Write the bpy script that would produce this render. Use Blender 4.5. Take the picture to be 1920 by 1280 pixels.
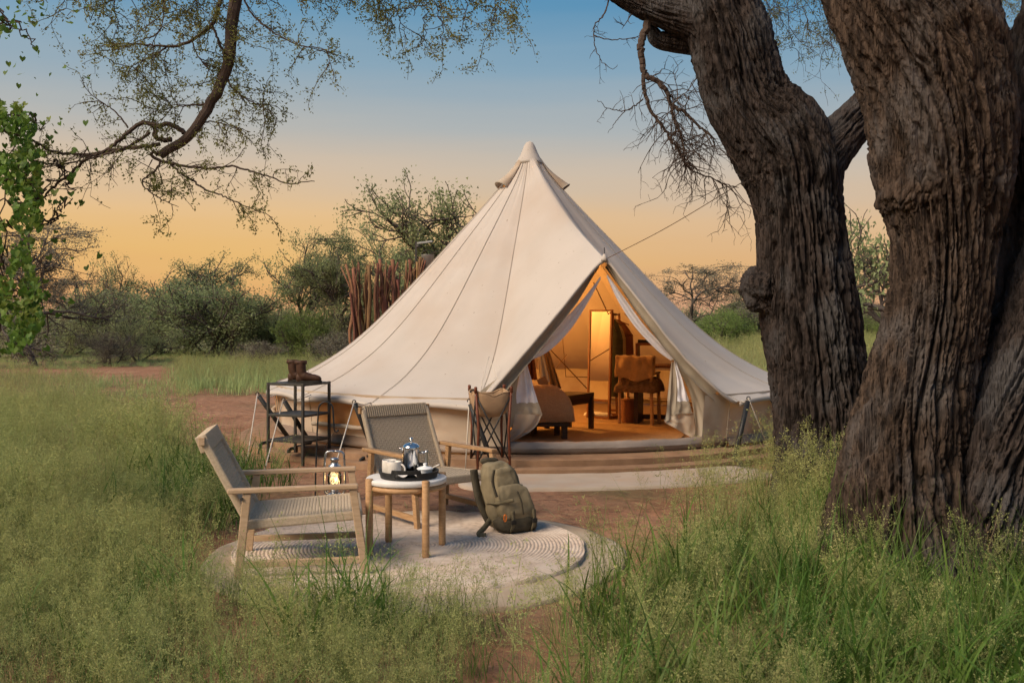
import bpy, math, random
import numpy as np
from mathutils import Vector, Matrix

random.seed(11)
rng = np.random.default_rng(11)
scene = bpy.context.scene
for _o in list(bpy.data.objects):
    bpy.data.objects.remove(_o)
C = scene.collection
R = math.radians
PI = math.pi

# ------------------------------------------------------------------ camera
FPX, HORIZON, CAMZ = 1867.0, 600.0, 1.4
cam_data = bpy.data.cameras.new('camera')
cam_data.sensor_width = 36.0
cam_data.lens = 36.0 * FPX / 1920.0
cam_data.shift_y = -(640.0 - HORIZON) / 1920.0
cam_data.clip_start = 0.05
cam_data.clip_end = 3000.0
cam_data.dof.use_dof = True
cam_data.dof.focus_distance = 8.2
cam_data.dof.aperture_fstop = 8.0
cam = bpy.data.objects.new('camera', cam_data)
cam.location = (0, 0, CAMZ)
cam.rotation_euler = (R(90), 0, 0)
C.objects.link(cam)
scene.camera = cam

# ------------------------------------------------------------------ dusk sky
SUN_EL, SUN_AZ = R(40), R(-128)          # azimuth measured from +Y (view direction) towards +X
world = bpy.data.worlds.new('World')
scene.world = world
world.use_nodes = True
wn, wl = world.node_tree.nodes, world.node_tree.links
wn.clear()
w_out = wn.new('ShaderNodeOutputWorld')
w_bg = wn.new('ShaderNodeBackground')
w_sky = wn.new('ShaderNodeTexSky')
w_sky.sky_type = 'NISHITA'
w_sky.sun_disc = False
w_sky.sun_elevation = R(6)
w_sky.sun_rotation = SUN_AZ
w_geo = wn.new('ShaderNodeTexCoord')
w_sep = wn.new('ShaderNodeSeparateXYZ')
wl.new(w_geo.outputs['Generated'], w_sep.inputs[0])
# the dusk gradient: orange glow at the horizon turning to blue overhead
w_ramp = wn.new('ShaderNodeValToRGB')
def srgb(r, g, b):
    f = lambda c: (c / 255.0 / 12.92) if c / 255.0 <= 0.04045 else ((c / 255.0 + 0.055) / 1.055) ** 2.4
    return (f(r), f(g), f(b), 1.0)
stops = [(0.0, srgb(220, 162, 118)), (0.028, srgb(229, 173, 112)), (0.058, srgb(234, 187, 118)), (0.100, srgb(232, 193, 142)),
         (0.145, srgb(211, 191, 168)), (0.190, srgb(180, 182, 180)), (0.245, srgb(139, 168, 187)),
         (0.310, srgb(88, 146, 183)), (0.60, srgb(84, 122, 162)), (1.0, srgb(80, 112, 150))]
er = w_ramp.color_ramp.elements
while len(er) > 1:
    er.remove(er[-1])
er[0].position, er[0].color = stops[0]
for p, c in stops[1:]:
    e = er.new(p); e.color = c
stops_b = [(0.0, srgb(208, 154, 128)), (0.028, srgb(220, 168, 126)), (0.058, srgb(224, 178, 126)), (0.100, srgb(222, 186, 146)),
         (0.145, srgb(204, 188, 170)), (0.190, srgb(174, 180, 182)), (0.245, srgb(134, 165, 186)),
         (0.310, srgb(84, 143, 182)), (0.60, srgb(84, 122, 162)), (1.0, srgb(80, 112, 150))]
w_ramp_b = wn.new('ShaderNodeValToRGB')      # the side away from the sun is pinker
eb = w_ramp_b.color_ramp.elements
while len(eb) > 1:
    eb.remove(eb[-1])
eb[0].position, eb[0].color = stops_b[0]
for p, c in stops_b[1:]:
    e = eb.new(p); e.color = c
# faint streaks of cloud so the gradient is not perfectly smooth
w_map = wn.new('ShaderNodeMapping'); w_map.inputs['Scale'].default_value = (1.2, 1.2, 14.0)
w_noise = wn.new('ShaderNodeTexNoise'); w_noise.inputs['Scale'].default_value = 1.6; w_noise.inputs['Detail'].default_value = 4.0
wl.new(w_geo.outputs['Generated'], w_map.inputs[0]); wl.new(w_map.outputs[0], w_noise.inputs['Vector'])
w_ns = wn.new('ShaderNodeMath'); w_ns.operation = 'MULTIPLY_ADD'
w_ns.inputs[1].default_value = 0.044; w_ns.inputs[2].default_value = -0.022
wl.new(w_noise.outputs['Fac'], w_ns.inputs[0])
w_az = wn.new('ShaderNodeMath'); w_az.operation = 'MULTIPLY_ADD'     # the glow reaches a little higher on one side
w_az.inputs[1].default_value = 0.02
wl.new(w_sep.outputs['X'], w_az.inputs[0]); wl.new(w_sep.outputs['Z'], w_az.inputs[2])
w_add = wn.new('ShaderNodeMath'); w_add.operation = 'ADD'
wl.new(w_az.outputs[0], w_add.inputs[0]); wl.new(w_ns.outputs[0], w_add.inputs[1])
wl.new(w_add.outputs[0], w_ramp.inputs[0])
w_ml = wn.new('ShaderNodeMix'); w_ml.data_type = 'RGBA'; w_ml.blend_type = 'ADD'
w_ml.inputs['Factor'].default_value = 0.004
wl.new(w_add.outputs[0], w_ramp_b.inputs[0])
w_side = wn.new('ShaderNodeMapRange'); w_side.inputs[1].default_value = -0.22; w_side.inputs[2].default_value = 0.22
wl.new(w_sep.outputs['X'], w_side.inputs[0])
w_mr = wn.new('ShaderNodeMix'); w_mr.data_type = 'RGBA'
wl.new(w_side.outputs[0], w_mr.inputs['Factor']); wl.new(w_ramp.outputs['Color'], w_mr.inputs['A']); wl.new(w_ramp_b.outputs['Color'], w_mr.inputs['B'])
wl.new(w_mr.outputs['Result'], w_ml.inputs['A']); wl.new(w_sky.outputs['Color'], w_ml.inputs['B'])
wl.new(w_ml.outputs['Result'], w_bg.inputs['Color'])
w_bg.inputs['Strength'].default_value = 0.97
wl.new(w_bg.outputs[0], w_out.inputs['Surface'])

sun_data = bpy.data.lights.new('sun', 'SUN')
sun_data.energy = 4.6
sun_data.angle = R(34)
sun_data.color = (1.0, 0.81, 0.60)
sun = bpy.data.objects.new('sun', sun_data)
_d = Vector((math.sin(SUN_AZ) * math.cos(SUN_EL), math.cos(SUN_AZ) * math.cos(SUN_EL), math.sin(SUN_EL)))
sun.rotation_euler = _d.to_track_quat('Z', 'Y').to_euler()
C.objects.link(sun)

vs = scene.view_settings
vs.view_transform = 'Standard'
vs.look = 'None'
vs.gamma = 1.0
vs.use_curve_mapping = False
vs.exposure = 0.0
cy = scene.cycles
cy.max_bounces = 4; cy.diffuse_bounces = 3; cy.glossy_bounces = 3; cy.transmission_bounces = 3; cy.transparent_max_bounces = 6
cy.use_adaptive_sampling = True; cy.adaptive_threshold = 0.03
cy.caustics_reflective = False; cy.caustics_refractive = False

# ------------------------------------------------------------------ placing
def P(px, py, Y):
    """world point seen at a pixel of the 1920 px photograph, Y metres from the camera"""
    return np.array([(px - 960.0) / FPX * Y, Y, CAMZ - (py - HORIZON) / FPX * Y])
def G(px, py):
    Y = CAMZ * FPX / (py - HORIZON)
    return np.array([(px - 960.0) / FPX * Y, Y, 0.0])

# ------------------------------------------------------------------ noise (gradient noise, vectorised)
_perm = np.random.default_rng(5).permutation(256)
_perm = np.concatenate([_perm, _perm, _perm])
_grad = np.random.default_rng(6).normal(size=(256, 3))
_grad /= np.linalg.norm(_grad, axis=1)[:, None]
def pn(x, y, z):
    x, y, z = np.broadcast_arrays(np.asarray(x, float), np.asarray(y, float), np.asarray(z, float))
    xi, yi, zi = np.floor(x).astype(int), np.floor(y).astype(int), np.floor(z).astype(int)
    xf, yf, zf = x - xi, y - yi, z - zi
    xi &= 255; yi &= 255; zi &= 255
    u, v, w = (t * t * t * (t * (t * 6 - 15) + 10) for t in (xf, yf, zf))
    def g(dx, dy, dz):
        h = _perm[_perm[_perm[(xi + dx) & 255] + ((yi + dy) & 255)] + ((zi + dz) & 255)]
        q = _grad[h]
        return q[..., 0] * (xf - dx) + q[..., 1] * (yf - dy) + q[..., 2] * (zf - dz)
    L = lambda a, b, t: a + (b - a) * t
    return 1.5 * L(L(L(g(0,0,0), g(1,0,0), u), L(g(0,1,0), g(1,1,0), u), v),
                   L(L(g(0,0,1), g(1,0,1), u), L(g(0,1,1), g(1,1,1), u), v), w)

def smooth_path(pts, n):
    """Catmull-Rom resample of an (m,k) array to n points, even in chord length"""
    p = np.asarray(pts, float)
    if len(p) == 2:
        t = np.linspace(0, 1, n)[:, None]
        return p[0] * (1 - t) + p[1] * t
    d = np.r_[0, np.cumsum(np.linalg.norm(np.diff(p[:, :min(3, p.shape[1])], axis=0), axis=1) + 1e-9)]
    q = np.vstack([2 * p[0] - p[1], p, 2 * p[-1] - p[-2]])
    out = []
    for s in np.linspace(0, d[-1], n):
        i = min(max(np.searchsorted(d, s, side='right') - 1, 0), len(p) - 2)
        t = (s - d[i]) / (d[i + 1] - d[i])
        a, b, c, e = q[i], q[i + 1], q[i + 2], q[i + 3]
        out.append(0.5 * (2*b + (c - a)*t + (2*a - 5*b + 4*c - e)*t*t + (3*b - a - 3*c + e)*t**3))
    return np.array(out)

# ------------------------------------------------------------------ mesh helpers
def np_mesh(name, V, F, smooth=False):
    V = np.asarray(V, np.float32); F = np.asarray(F, np.int32)
    me = bpy.data.meshes.new(name)
    n, k = F.shape
    me.vertices.add(len(V)); me.vertices.foreach_set('co', V.ravel())
    me.loops.add(n * k); me.loops.foreach_set('vertex_index', F.ravel())
    me.polygons.add(n)
    me.polygons.foreach_set('loop_start', np.arange(0, n * k, k, dtype=np.int32))
    if smooth:
        me.polygons.foreach_set('use_smooth', np.ones(n, bool))
    me.update(calc_edges=True)
    me.validate()
    return me

def link(name, me, mat, parent=None):
    o = bpy.data.objects.new(name, me)
    if mat is not None and not len(me.materials):
        me.materials.append(mat)
    C.objects.link(o)
    if parent is not None:
        o.parent = parent
    return o

class MB:
    def __init__(s):
        s.v, s.f, s.n = [], [], 0
    def add(s, V, F):
        V = np.asarray(V, float)
        s.v.append(V)
        s.f += [tuple(int(i) + s.n for i in f) for f in F]
        s.n += len(V)
        return s
    def box(s, c, size, rz=0.0, M=None):
        x, y, z = (q / 2.0 for q in size)
        V = np.array([(-x,-y,-z),(x,-y,-z),(x,y,-z),(-x,y,-z),(-x,-y,z),(x,-y,z),(x,y,z),(-x,y,z)])
        if M is not None:
            V = V @ np.array(M).T
        if rz:
            k, q = math.cos(rz), math.sin(rz)
            V = V @ np.array([[k, q, 0], [-q, k, 0], [0, 0, 1]])
        return s.add(V + np.asarray(c, float), [(3,2,1,0),(4,5,6,7),(0,1,5,4),(1,2,6,5),(2,3,7,6),(3,0,4,7)])
    def beam(s, a, b, w, t, up=(0, 0, 1), taper=1.0):
        a, b = np.asarray(a, float), np.asarray(b, float)
        d = b - a; d /= np.linalg.norm(d)
        up = np.asarray(up, float)
        x = np.cross(up, d)
        if np.linalg.norm(x) < 1e-6:
            x = np.cross((0, 1, 0), d)
        x /= np.linalg.norm(x); y = np.cross(d, x)
        V = [c + sx * x * w / 2 * k + sy * y * t / 2 * k for c, k in ((a, 1.0), (b, taper)) for sx, sy in ((-1,-1),(1,-1),(1,1),(-1,1))]
        return s.add(V, [(3,2,1,0),(4,5,6,7),(0,1,5,4),(1,2,6,5),(2,3,7,6),(3,0,4,7)])
    def tube(s, path, rad, n=8, cap=True, flat=1.0):
        p = np.asarray(path, float); m = len(p)
        rad = np.broadcast_to(np.asarray(rad, float), (m,))
        T = np.gradient(p, axis=0); T /= (np.linalg.norm(T, axis=1)[:, None] + 1e-12)
        u = np.cross(T[0], (0.31, 0.22, 0.92)); u /= np.linalg.norm(u)
        V = []
        a = np.linspace(0, 2 * PI, n, endpoint=False)
        for i in range(m):
            u = u - T[i] * np.dot(u, T[i]); u /= (np.linalg.norm(u) + 1e-12)
            w = np.cross(T[i], u)
            V.append(p[i] + rad[i] * (np.cos(a)[:, None] * u + flat * np.sin(a)[:, None] * w))
        V = np.vstack(V)
        F = [(i*n + j, i*n + (j+1) % n, (i+1)*n + (j+1) % n, (i+1)*n + j) for i in range(m-1) for j in range(n)]
        if cap:
            F += [tuple(range(n))[::-1], tuple(range((m-1)*n, m*n))]
        return s.add(V, F)
    def lathe(s, prof, n=24, c=(0, 0, 0), sx=1.0, sy=1.0):
        a = np.linspace(0, 2 * PI, n, endpoint=False)
        V = np.vstack([np.c_[r * np.cos(a) * sx, r * np.sin(a) * sy, np.full(n, z)] for r, z in prof]) + np.asarray(c, float)
        m = len(prof)
        F = [(i*n + j, i*n + (j+1) % n, (i+1)*n + (j+1) % n, (i+1)*n + j) for i in range(m-1) for j in range(n)]
        if prof[0][0] > 1e-5: F.append(tuple(range(n))[::-1])
        if prof[-1][0] > 1e-5: F.append(tuple(range((m-1)*n, m*n)))
        return s.add(V, F)
    def grid(s, A):
        A = np.asarray(A, float); m, n = A.shape[:2]
        F = [(i*n + j, i*n + j + 1, (i+1)*n + j + 1, (i+1)*n + j) for i in range(m-1) for j in range(n-1)]
        return s.add(A.reshape(-1, 3), F)
    def build(s, name, mat, parent=None, smooth=False, bevel=0.0, thick=0.0, sub=0):
        me = bpy.data.meshes.new(name)
        me.from_pydata(np.vstack(s.v).tolist(), [], s.f)
        me.update()
        if smooth:
            me.polygons.foreach_set('use_smooth', np.ones(len(me.polygons), bool))
        o = link(name, me, mat, parent)
        if sub:
            m = o.modifiers.new('sub', 'SUBSURF'); m.levels = sub; m.render_levels = sub
        if thick:
            m = o.modifiers.new('thick', 'SOLIDIFY'); m.thickness = thick; m.offset = 0
        if bevel:
            m = o.modifiers.new('bevel', 'BEVEL'); m.width = bevel; m.segments = 2; m.limit_method = 'ANGLE'
        return o

def thing(name, label, cat, loc=(0, 0, 0), rz=0.0, group=None):
    o = bpy.data.objects.new(name, None)
    o.empty_display_size = 0.1
    C.objects.link(o)
    o.location = tuple(float(q) for q in loc); o.rotation_euler = (0, 0, rz)
    return tag(o, label, cat, group)
def tag(o, label, cat, group=None):
    o['label'] = label; o['category'] = cat
    if group: o['group'] = group
    return o
def structure(o):
    o['kind'] = 'structure'
    return o
def copy_tree(o, parent=None):
    c = o.copy(); C.objects.link(c); c.parent = parent
    for ch in [q for q in bpy.data.objects if q.parent == o]:
        copy_tree(ch, c)
    return c

# ------------------------------------------------------------------ materials
def mat(name, c1, c2=None, scale=8.0, detail=4.0, rough=0.75, metal=0.0, bump=0.0, bscale=40.0, bdist=0.01, transl=0.0,
        stretch=(1, 1, 1), spec=0.3, rand=0.0, c3=None, s3=1.5, sheen=0.0, lo=0.35, hi=0.65, tint=None, coat=0.0, specks=False):
    m = bpy.data.materials.new(name); m.use_nodes = True
    N, L = m.node_tree.nodes, m.node_tree.links
    bs = N['Principled BSDF']; out = N['Material Output']
    tc = N.new('ShaderNodeTexCoord'); mp = N.new('ShaderNodeMapping')
    mp.inputs['Scale'].default_value = stretch
    L.new(tc.outputs['Object'], mp.inputs[0])
    col = None
    if c2 is not None:
        nz = N.new('ShaderNodeTexNoise'); nz.inputs['Scale'].default_value = scale; nz.inputs['Detail'].default_value = detail
        L.new(mp.outputs[0], nz.inputs['Vector'])
        mr = N.new('ShaderNodeMapRange'); mr.inputs[1].default_value = lo; mr.inputs[2].default_value = hi
        L.new(nz.outputs['Fac'], mr.inputs[0])
        mx = N.new('ShaderNodeMix'); mx.data_type = 'RGBA'
        mx.inputs['A'].default_value = (*c1, 1); mx.inputs['B'].default_value = (*c2, 1)
        L.new(mr.outputs[0], mx.inputs['Factor'])
        col = mx.outputs['Result']
        if c3 is not None:
            n3 = N.new('ShaderNodeTexNoise'); n3.inputs['Scale'].default_value = s3; n3.inputs['Detail'].default_value = 5
            L.new(tc.outputs['Object'], n3.inputs['Vector'])
            r3 = N.new('ShaderNodeMapRange'); r3.inputs[1].default_value = 0.48; r3.inputs[2].default_value = 0.66
            L.new(n3.outputs['Fac'], r3.inputs[0])
            m3 = N.new('ShaderNodeMix'); m3.data_type = 'RGBA'
            L.new(r3.outputs[0], m3.inputs['Factor']); L.new(col, m3.inputs['A']); m3.inputs['B'].default_value = (*c3, 1)
            col = m3.outputs['Result']
    else:
        rgb = N.new('ShaderNodeRGB'); rgb.outputs[0].default_value = (*c1, 1); col = rgb.outputs[0]
    if specks:    # grit and seeds stuck to the cloth
        ns = N.new('ShaderNodeTexNoise'); ns.inputs['Scale'].default_value = 26; ns.inputs['Detail'].default_value = 2
        L.new(tc.outputs['Object'], ns.inputs['Vector'])
        rs_ = N.new('ShaderNodeMapRange'); rs_.inputs[1].default_value = 0.735; rs_.inputs[2].default_value = 0.76; rs_.inputs[4].default_value = 0.7
        L.new(ns.outputs['Fac'], rs_.inputs[0])
        ms = N.new('ShaderNodeMix'); ms.data_type = 'RGBA'
        L.new(rs_.outputs[0], ms.inputs['Factor']); L.new(col, ms.inputs['A']); ms.inputs['B'].default_value = (0.20, 0.14, 0.10, 1)
        col = ms.outputs['Result']
    if rand:
        oi = N.new('ShaderNodeObjectInfo'); hs = N.new('ShaderNodeHueSaturation')
        a = N.new('ShaderNodeMapRange'); a.inputs[3].default_value = 1 - rand; a.inputs[4].default_value = 1 + rand
        L.new(oi.outputs['Random'], a.inputs[0]); L.new(a.outputs[0], hs.inputs['Value'])
        b = N.new('ShaderNodeMath'); b.operation = 'MULTIPLY'; b.inputs[1].default_value = 7.31
        f = N.new('ShaderNodeMath'); f.operation = 'FRACT'
        L.new(oi.outputs['Random'], b.inputs[0]); L.new(b.outputs[0], f.inputs[0])
        h = N.new('ShaderNodeMapRange'); h.inputs[3].default_value = 0.5 - rand * 0.09; h.inputs[4].default_value = 0.5 + rand * 0.06
        L.new(f.outputs[0], h.inputs[0]); L.new(h.outputs[0], hs.inputs['Hue'])
        L.new(col, hs.inputs['Color']); col = hs.outputs[0]
    L.new(col, bs.inputs['Base Color'])
    bs.inputs['Roughness'].default_value = rough; bs.inputs['Metallic'].default_value = metal
    bs.inputs['Specular IOR Level'].default_value = spec
    if coat: bs.inputs['Coat Weight'].default_value = coat
    if sheen:
        bs.inputs['Sheen Weight'].default_value = sheen
    if bump:
        nb = N.new('ShaderNodeTexNoise'); nb.inputs['Scale'].default_value = bscale; nb.inputs['Detail'].default_value = 5
        L.new(mp.outputs[0], nb.inputs['Vector'])
        bp = N.new('ShaderNodeBump'); bp.inputs['Strength'].default_value = bump; bp.inputs['Distance'].default_value = bdist
        L.new(nb.outputs['Fac'], bp.inputs['Height']); L.new(bp.outputs[0], bs.inputs['Normal'])
    if transl:
        tr = N.new('ShaderNodeBsdfTranslucent'); mxs = N.new('ShaderNodeMixShader'); mxs.inputs[0].default_value = transl
        if tint is None:
            L.new(col, tr.inputs['Color'])
        else:
            tr.inputs['Color'].default_value = (*tint, 1)
        L.new(bs.outputs[0], mxs.inputs[1]); L.new(tr.outputs[0], mxs.inputs[2]); L.new(mxs.outputs[0], out.inputs['Surface'])
    return m

M = {}
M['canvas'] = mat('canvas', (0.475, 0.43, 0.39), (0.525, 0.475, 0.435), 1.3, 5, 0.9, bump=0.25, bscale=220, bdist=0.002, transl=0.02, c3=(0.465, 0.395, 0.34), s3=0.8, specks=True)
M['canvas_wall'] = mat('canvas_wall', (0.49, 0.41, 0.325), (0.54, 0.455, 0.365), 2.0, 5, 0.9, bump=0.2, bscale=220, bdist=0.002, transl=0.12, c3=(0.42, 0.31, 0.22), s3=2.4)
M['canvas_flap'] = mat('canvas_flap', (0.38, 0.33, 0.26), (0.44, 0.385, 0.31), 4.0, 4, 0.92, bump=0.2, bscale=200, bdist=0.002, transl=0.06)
M['seam'] = mat('seam', (0.36, 0.31, 0.26), rough=0.9)
M['net'] = mat('net', (0.78, 0.79, 0.88), (0.84, 0.85, 0.92), 30, 3, 0.9, transl=0.05)
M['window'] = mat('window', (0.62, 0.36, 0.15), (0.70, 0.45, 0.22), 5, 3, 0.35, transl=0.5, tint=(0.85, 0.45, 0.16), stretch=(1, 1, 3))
M['pvc'] = mat('pvc', (0.20, 0.135, 0.095), (0.25, 0.175, 0.125), 3, 4, 0.5, bump=0.5, bscale=6, bdist=0.02, spec=0.5)
M['pvc_grey'] = mat('pvc_grey', (0.25, 0.21, 0.185), (0.30, 0.25, 0.22), 3, 4, 0.46, bump=0.6, bscale=7, bdist=0.02, spec=0.5)
M['floor_vinyl'] = mat('floor_vinyl', (0.30, 0.19, 0.11), (0.36, 0.23, 0.13), 3, 4, 0.4, bump=0.3, bscale=5, bdist=0.02)
M['deck'] = mat('deck', (0.25, 0.15, 0.09), (0.33, 0.205, 0.125), 6, 5, 0.85, bump=0.3, bscale=30)
M['rope'] = mat('rope', (0.60, 0.55, 0.48), rough=0.9)
M['rope_dark'] = mat('rope_dark', (0.16, 0.10, 0.06), rough=0.9)
M['iron'] = mat('iron', (0.018, 0.018, 0.019), (0.03, 0.03, 0.03), 30, 3, 0.5, spec=0.4)
M['iron_grey'] = mat('iron_grey', (0.034, 0.031, 0.027), (0.055, 0.050, 0.044), 20, 4, 0.55, spec=0.4)
M['teak'] = mat('teak', (0.42, 0.24, 0.115), (0.53, 0.325, 0.17), 14, 5, 0.6, bump=0.2, bscale=60, bdist=0.003, stretch=(1, 6, 6))
M['teak_pale'] = mat('teak_pale', (0.44, 0.305, 0.19), (0.53, 0.38, 0.25), 14, 5, 0.6, bump=0.2, bscale=60, bdist=0.003, stretch=(1, 6, 6))
M['cord'] = mat('cord', (0.45, 0.36, 0.26), (0.54, 0.44, 0.325), 90, 2, 0.9, bump=0.5, bscale=300, bdist=0.002)
M['mahogany'] = mat('mahogany', (0.12, 0.035, 0.018), (0.18, 0.055, 0.028), 18, 4, 0.45, stretch=(5, 5, 1))
M['dark_wood'] = mat('dark_wood', (0.045, 0.026, 0.016), (0.07, 0.04, 0.024), 14, 4, 0.5, stretch=(1, 6, 6))
M['red_wood'] = mat('red_wood', (0.14, 0.05, 0.02), (0.20, 0.08, 0.03), 14, 4, 0.5, stretch=(6, 6, 1))
M['marble'] = mat('marble', (0.78, 0.76, 0.74), (0.68, 0.67, 0.66), 10, 8, 0.35, c3=(0.60, 0.58, 0.57), s3=7)
M['black_tray'] = mat('black_tray', (0.016, 0.016, 0.017), (0.03, 0.03, 0.03), 40, 3, 0.5)
M['steel'] = mat('steel', (0.72, 0.72, 0.72), rough=0.13, metal=1.0)
M['steel_dull'] = mat('steel_dull', (0.55, 0.57, 0.60), rough=0.32, metal=1.0)
M['ceramic'] = mat('ceramic', (0.72, 0.68, 0.63), (0.66, 0.62, 0.57), 60, 3, 0.3, spec=0.5)
M['enamel'] = mat('enamel', (0.78, 0.80, 0.82), rough=0.25, spec=0.5)
M['cloth_white'] = mat('cloth_white', (0.78, 0.77, 0.78), (0.72, 0.71, 0.73), 8, 3, 0.9, bump=0.2, bscale=60)
M['basin'] = mat('basin', (0.36, 0.235, 0.14), (0.42, 0.28, 0.17), 9, 4, 0.85, bump=0.3, bscale=50)
M['pack'] = mat('pack', (0.185, 0.150, 0.092), (0.245, 0.20, 0.125), 18, 5, 0.8, bump=0.5, bscale=45, bdist=0.006)
M['pack_dark'] = mat('pack_dark', (0.055, 0.045, 0.03), (0.08, 0.066, 0.042), 18, 5, 0.8, bump=0.4, bscale=60)
M['webbing'] = mat('webbing', (0.15, 0.125, 0.075), (0.11, 0.09, 0.055), 50, 3, 0.85)
M['orange'] = mat('orange', (0.75, 0.20, 0.03), rough=0.35, metal=0.4)
M['rug'] = mat('rug', (0.61, 0.495, 0.405), (0.35, 0.27, 0.215), 26, 6, 0.95, bump=0.6, bscale=150, bdist=0.006, c3=(0.65, 0.55, 0.465), s3=7, lo=0.42, hi=0.80)
M['mat_cloth'] = mat('mat_cloth', (0.46, 0.38, 0.29), (0.41, 0.335, 0.25), 5, 6, 0.95, bump=0.4, bscale=120, bdist=0.004, c3=(0.36, 0.27, 0.19), s3=2.2)
M['mat_pale'] = mat('mat_pale', (0.50, 0.42, 0.345), (0.45, 0.37, 0.295), 4, 6, 0.95, bump=0.4, bscale=120, bdist=0.004, c3=(0.50, 0.38, 0.29), s3=2.0)
M['leather'] = mat('leather', (0.045, 0.021, 0.013), (0.072, 0.033, 0.018), 25, 5, 0.6, bump=0.3, bscale=90, bdist=0.003)
M['rubber'] = mat('rubber', (0.02, 0.018, 0.016), rough=0.8)
M['blanket'] = mat('blanket', (0.42, 0.25, 0.14), (0.48, 0.30, 0.17), 60, 3, 0.95, bump=0.5, bscale=80, sheen=0.2)
M['throw'] = mat('throw', (0.40, 0.24, 0.11), (0.47, 0.29, 0.14), 14, 4, 0.95, bump=0.7, bscale=50, sheen=0.3)
M['fur'] = mat('fur', (0.17, 0.10, 0.05), (0.28, 0.17, 0.09), 30, 6, 0.95, bump=1.0, bscale=120)
M['wicker'] = mat('wicker', (0.20, 0.075, 0.03), (0.27, 0.11, 0.045), 60, 3, 0.7, bump=0.8, bscale=90, stretch=(1, 1, 3))
M['jute'] = mat('jute', (0.42, 0.27, 0.14), (0.48, 0.32, 0.17), 40, 4, 0.95, bump=0.5, bscale=120)
M['mirror'] = mat('mirror', (0.92, 0.90, 0.86), rough=0.02, metal=1.0)
M['cloth_green'] = mat('cloth_green', (0.07, 0.075, 0.05), (0.10, 0.10, 0.07), 12, 3, 0.95)
M['cloth_brown'] = mat('cloth_brown', (0.16, 0.06, 0.03), (0.20, 0.08, 0.04), 12, 3, 0.95)
M['cloth_khaki'] = mat('cloth_khaki', (0.33, 0.25, 0.14), (0.38, 0.29, 0.17), 12, 3, 0.95)
M['cloth_dark'] = mat('cloth_dark', (0.03, 0.026, 0.025), rough=0.95)
M['paper'] = mat('paper', (0.70, 0.62, 0.48), rough=0.9)
M['stick'] = mat('stick', (0.16, 0.078, 0.040), (0.27, 0.145, 0.078), 10, 6, 0.85, bump=0.8, bscale=40, bdist=0.02, stretch=(3, 3, 0.5), rand=0.35)
M['zinc'] = mat('zinc', (0.38, 0.39, 0.38), (0.46, 0.46, 0.45), 12, 4, 0.5, metal=0.6)
M['soil'] = None
# ------------------------------------------------------------------ ground
def ground_material():
    m = bpy.data.materials.new('red_soil'); m.use_nodes = True
    N, L = m.node_tree.nodes, m.node_tree.links
    bs = N['Principled BSDF']; bs.inputs['Roughness'].default_value = 0.95; bs.inputs['Specular IOR Level'].default_value = 0.15
    tc = N.new('ShaderNodeTexCoord')
    def noise(s, d, dist=0.0):
        n = N.new('ShaderNodeTexNoise'); n.inputs['Scale'].default_value = s; n.inputs['Detail'].default_value = d
        n.inputs['Distortion'].default_value = dist
        L.new(tc.outputs['Object'], n.inputs['Vector']); return n.outputs['Fac']
    def rng_(v, a, b):
        r = N.new('ShaderNodeMapRange'); r.inputs[1].default_value = a; r.inputs[2].default_value = b
        L.new(v, r.inputs[0]); return r.outputs[0]
    def mix(f, a, b):
        x = N.new('ShaderNodeMix'); x.data_type = 'RGBA'; L.new(f, x.inputs['Factor'])
        for k, q in (('A', a), ('B', b)):
            if isinstance(q, tuple): x.inputs[k].default_value = (*q, 1)
            else: L.new(q, x.inputs[k])
        return x.outputs['Result']
    c = mix(rng_(noise(1.3, 8), 0.35, 0.65), (0.285, 0.140, 0.080), (0.385, 0.215, 0.132))
    c = mix(rng_(noise(9, 8, 0.5), 0.50, 0.72), c, (0.175, 0.088, 0.055))
    c = mix(rng_(noise(60, 5), 0.62, 0.74), c, (0.40, 0.27, 0.17))      # straw and pebbles
    c = mix(rng_(noise(0.35, 6), 0.52, 0.64), c, (0.17, 0.125, 0.065))  # thin litter of dry grass
    # beyond the clearing the soil is hidden under thatch
    geo = N.new('ShaderNodeSeparateXYZ'); L.new(tc.outputs['Object'], geo.inputs[0])
    far = rng_(geo.outputs['Y'], 29.0, 40.0)
    c = mix(far, c, mix(rng_(noise(0.5, 7), 0.3, 0.7), (0.17, 0.18, 0.08), (0.27, 0.235, 0.13)))
    L.new(c, bs.inputs['Base Color'])
    b1 = N.new('ShaderNodeBump'); b1.inputs['Strength'].default_value = 0.9; b1.inputs['Distance'].default_value = 0.05
    L.new(noise(7, 9, 0.3), b1.inputs['Height'])
    b2 = N.new('ShaderNodeBump'); b2.inputs['Strength'].default_value = 0.7; b2.inputs['Distance'].default_value = 0.012
    L.new(noise(70, 6), b2.inputs['Height']); L.new(b1.outputs[0], b2.inputs['Normal'])
    L.new(b2.outputs[0], bs.inputs['Normal'])
    return m
M['soil'] = ground_material()

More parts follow.
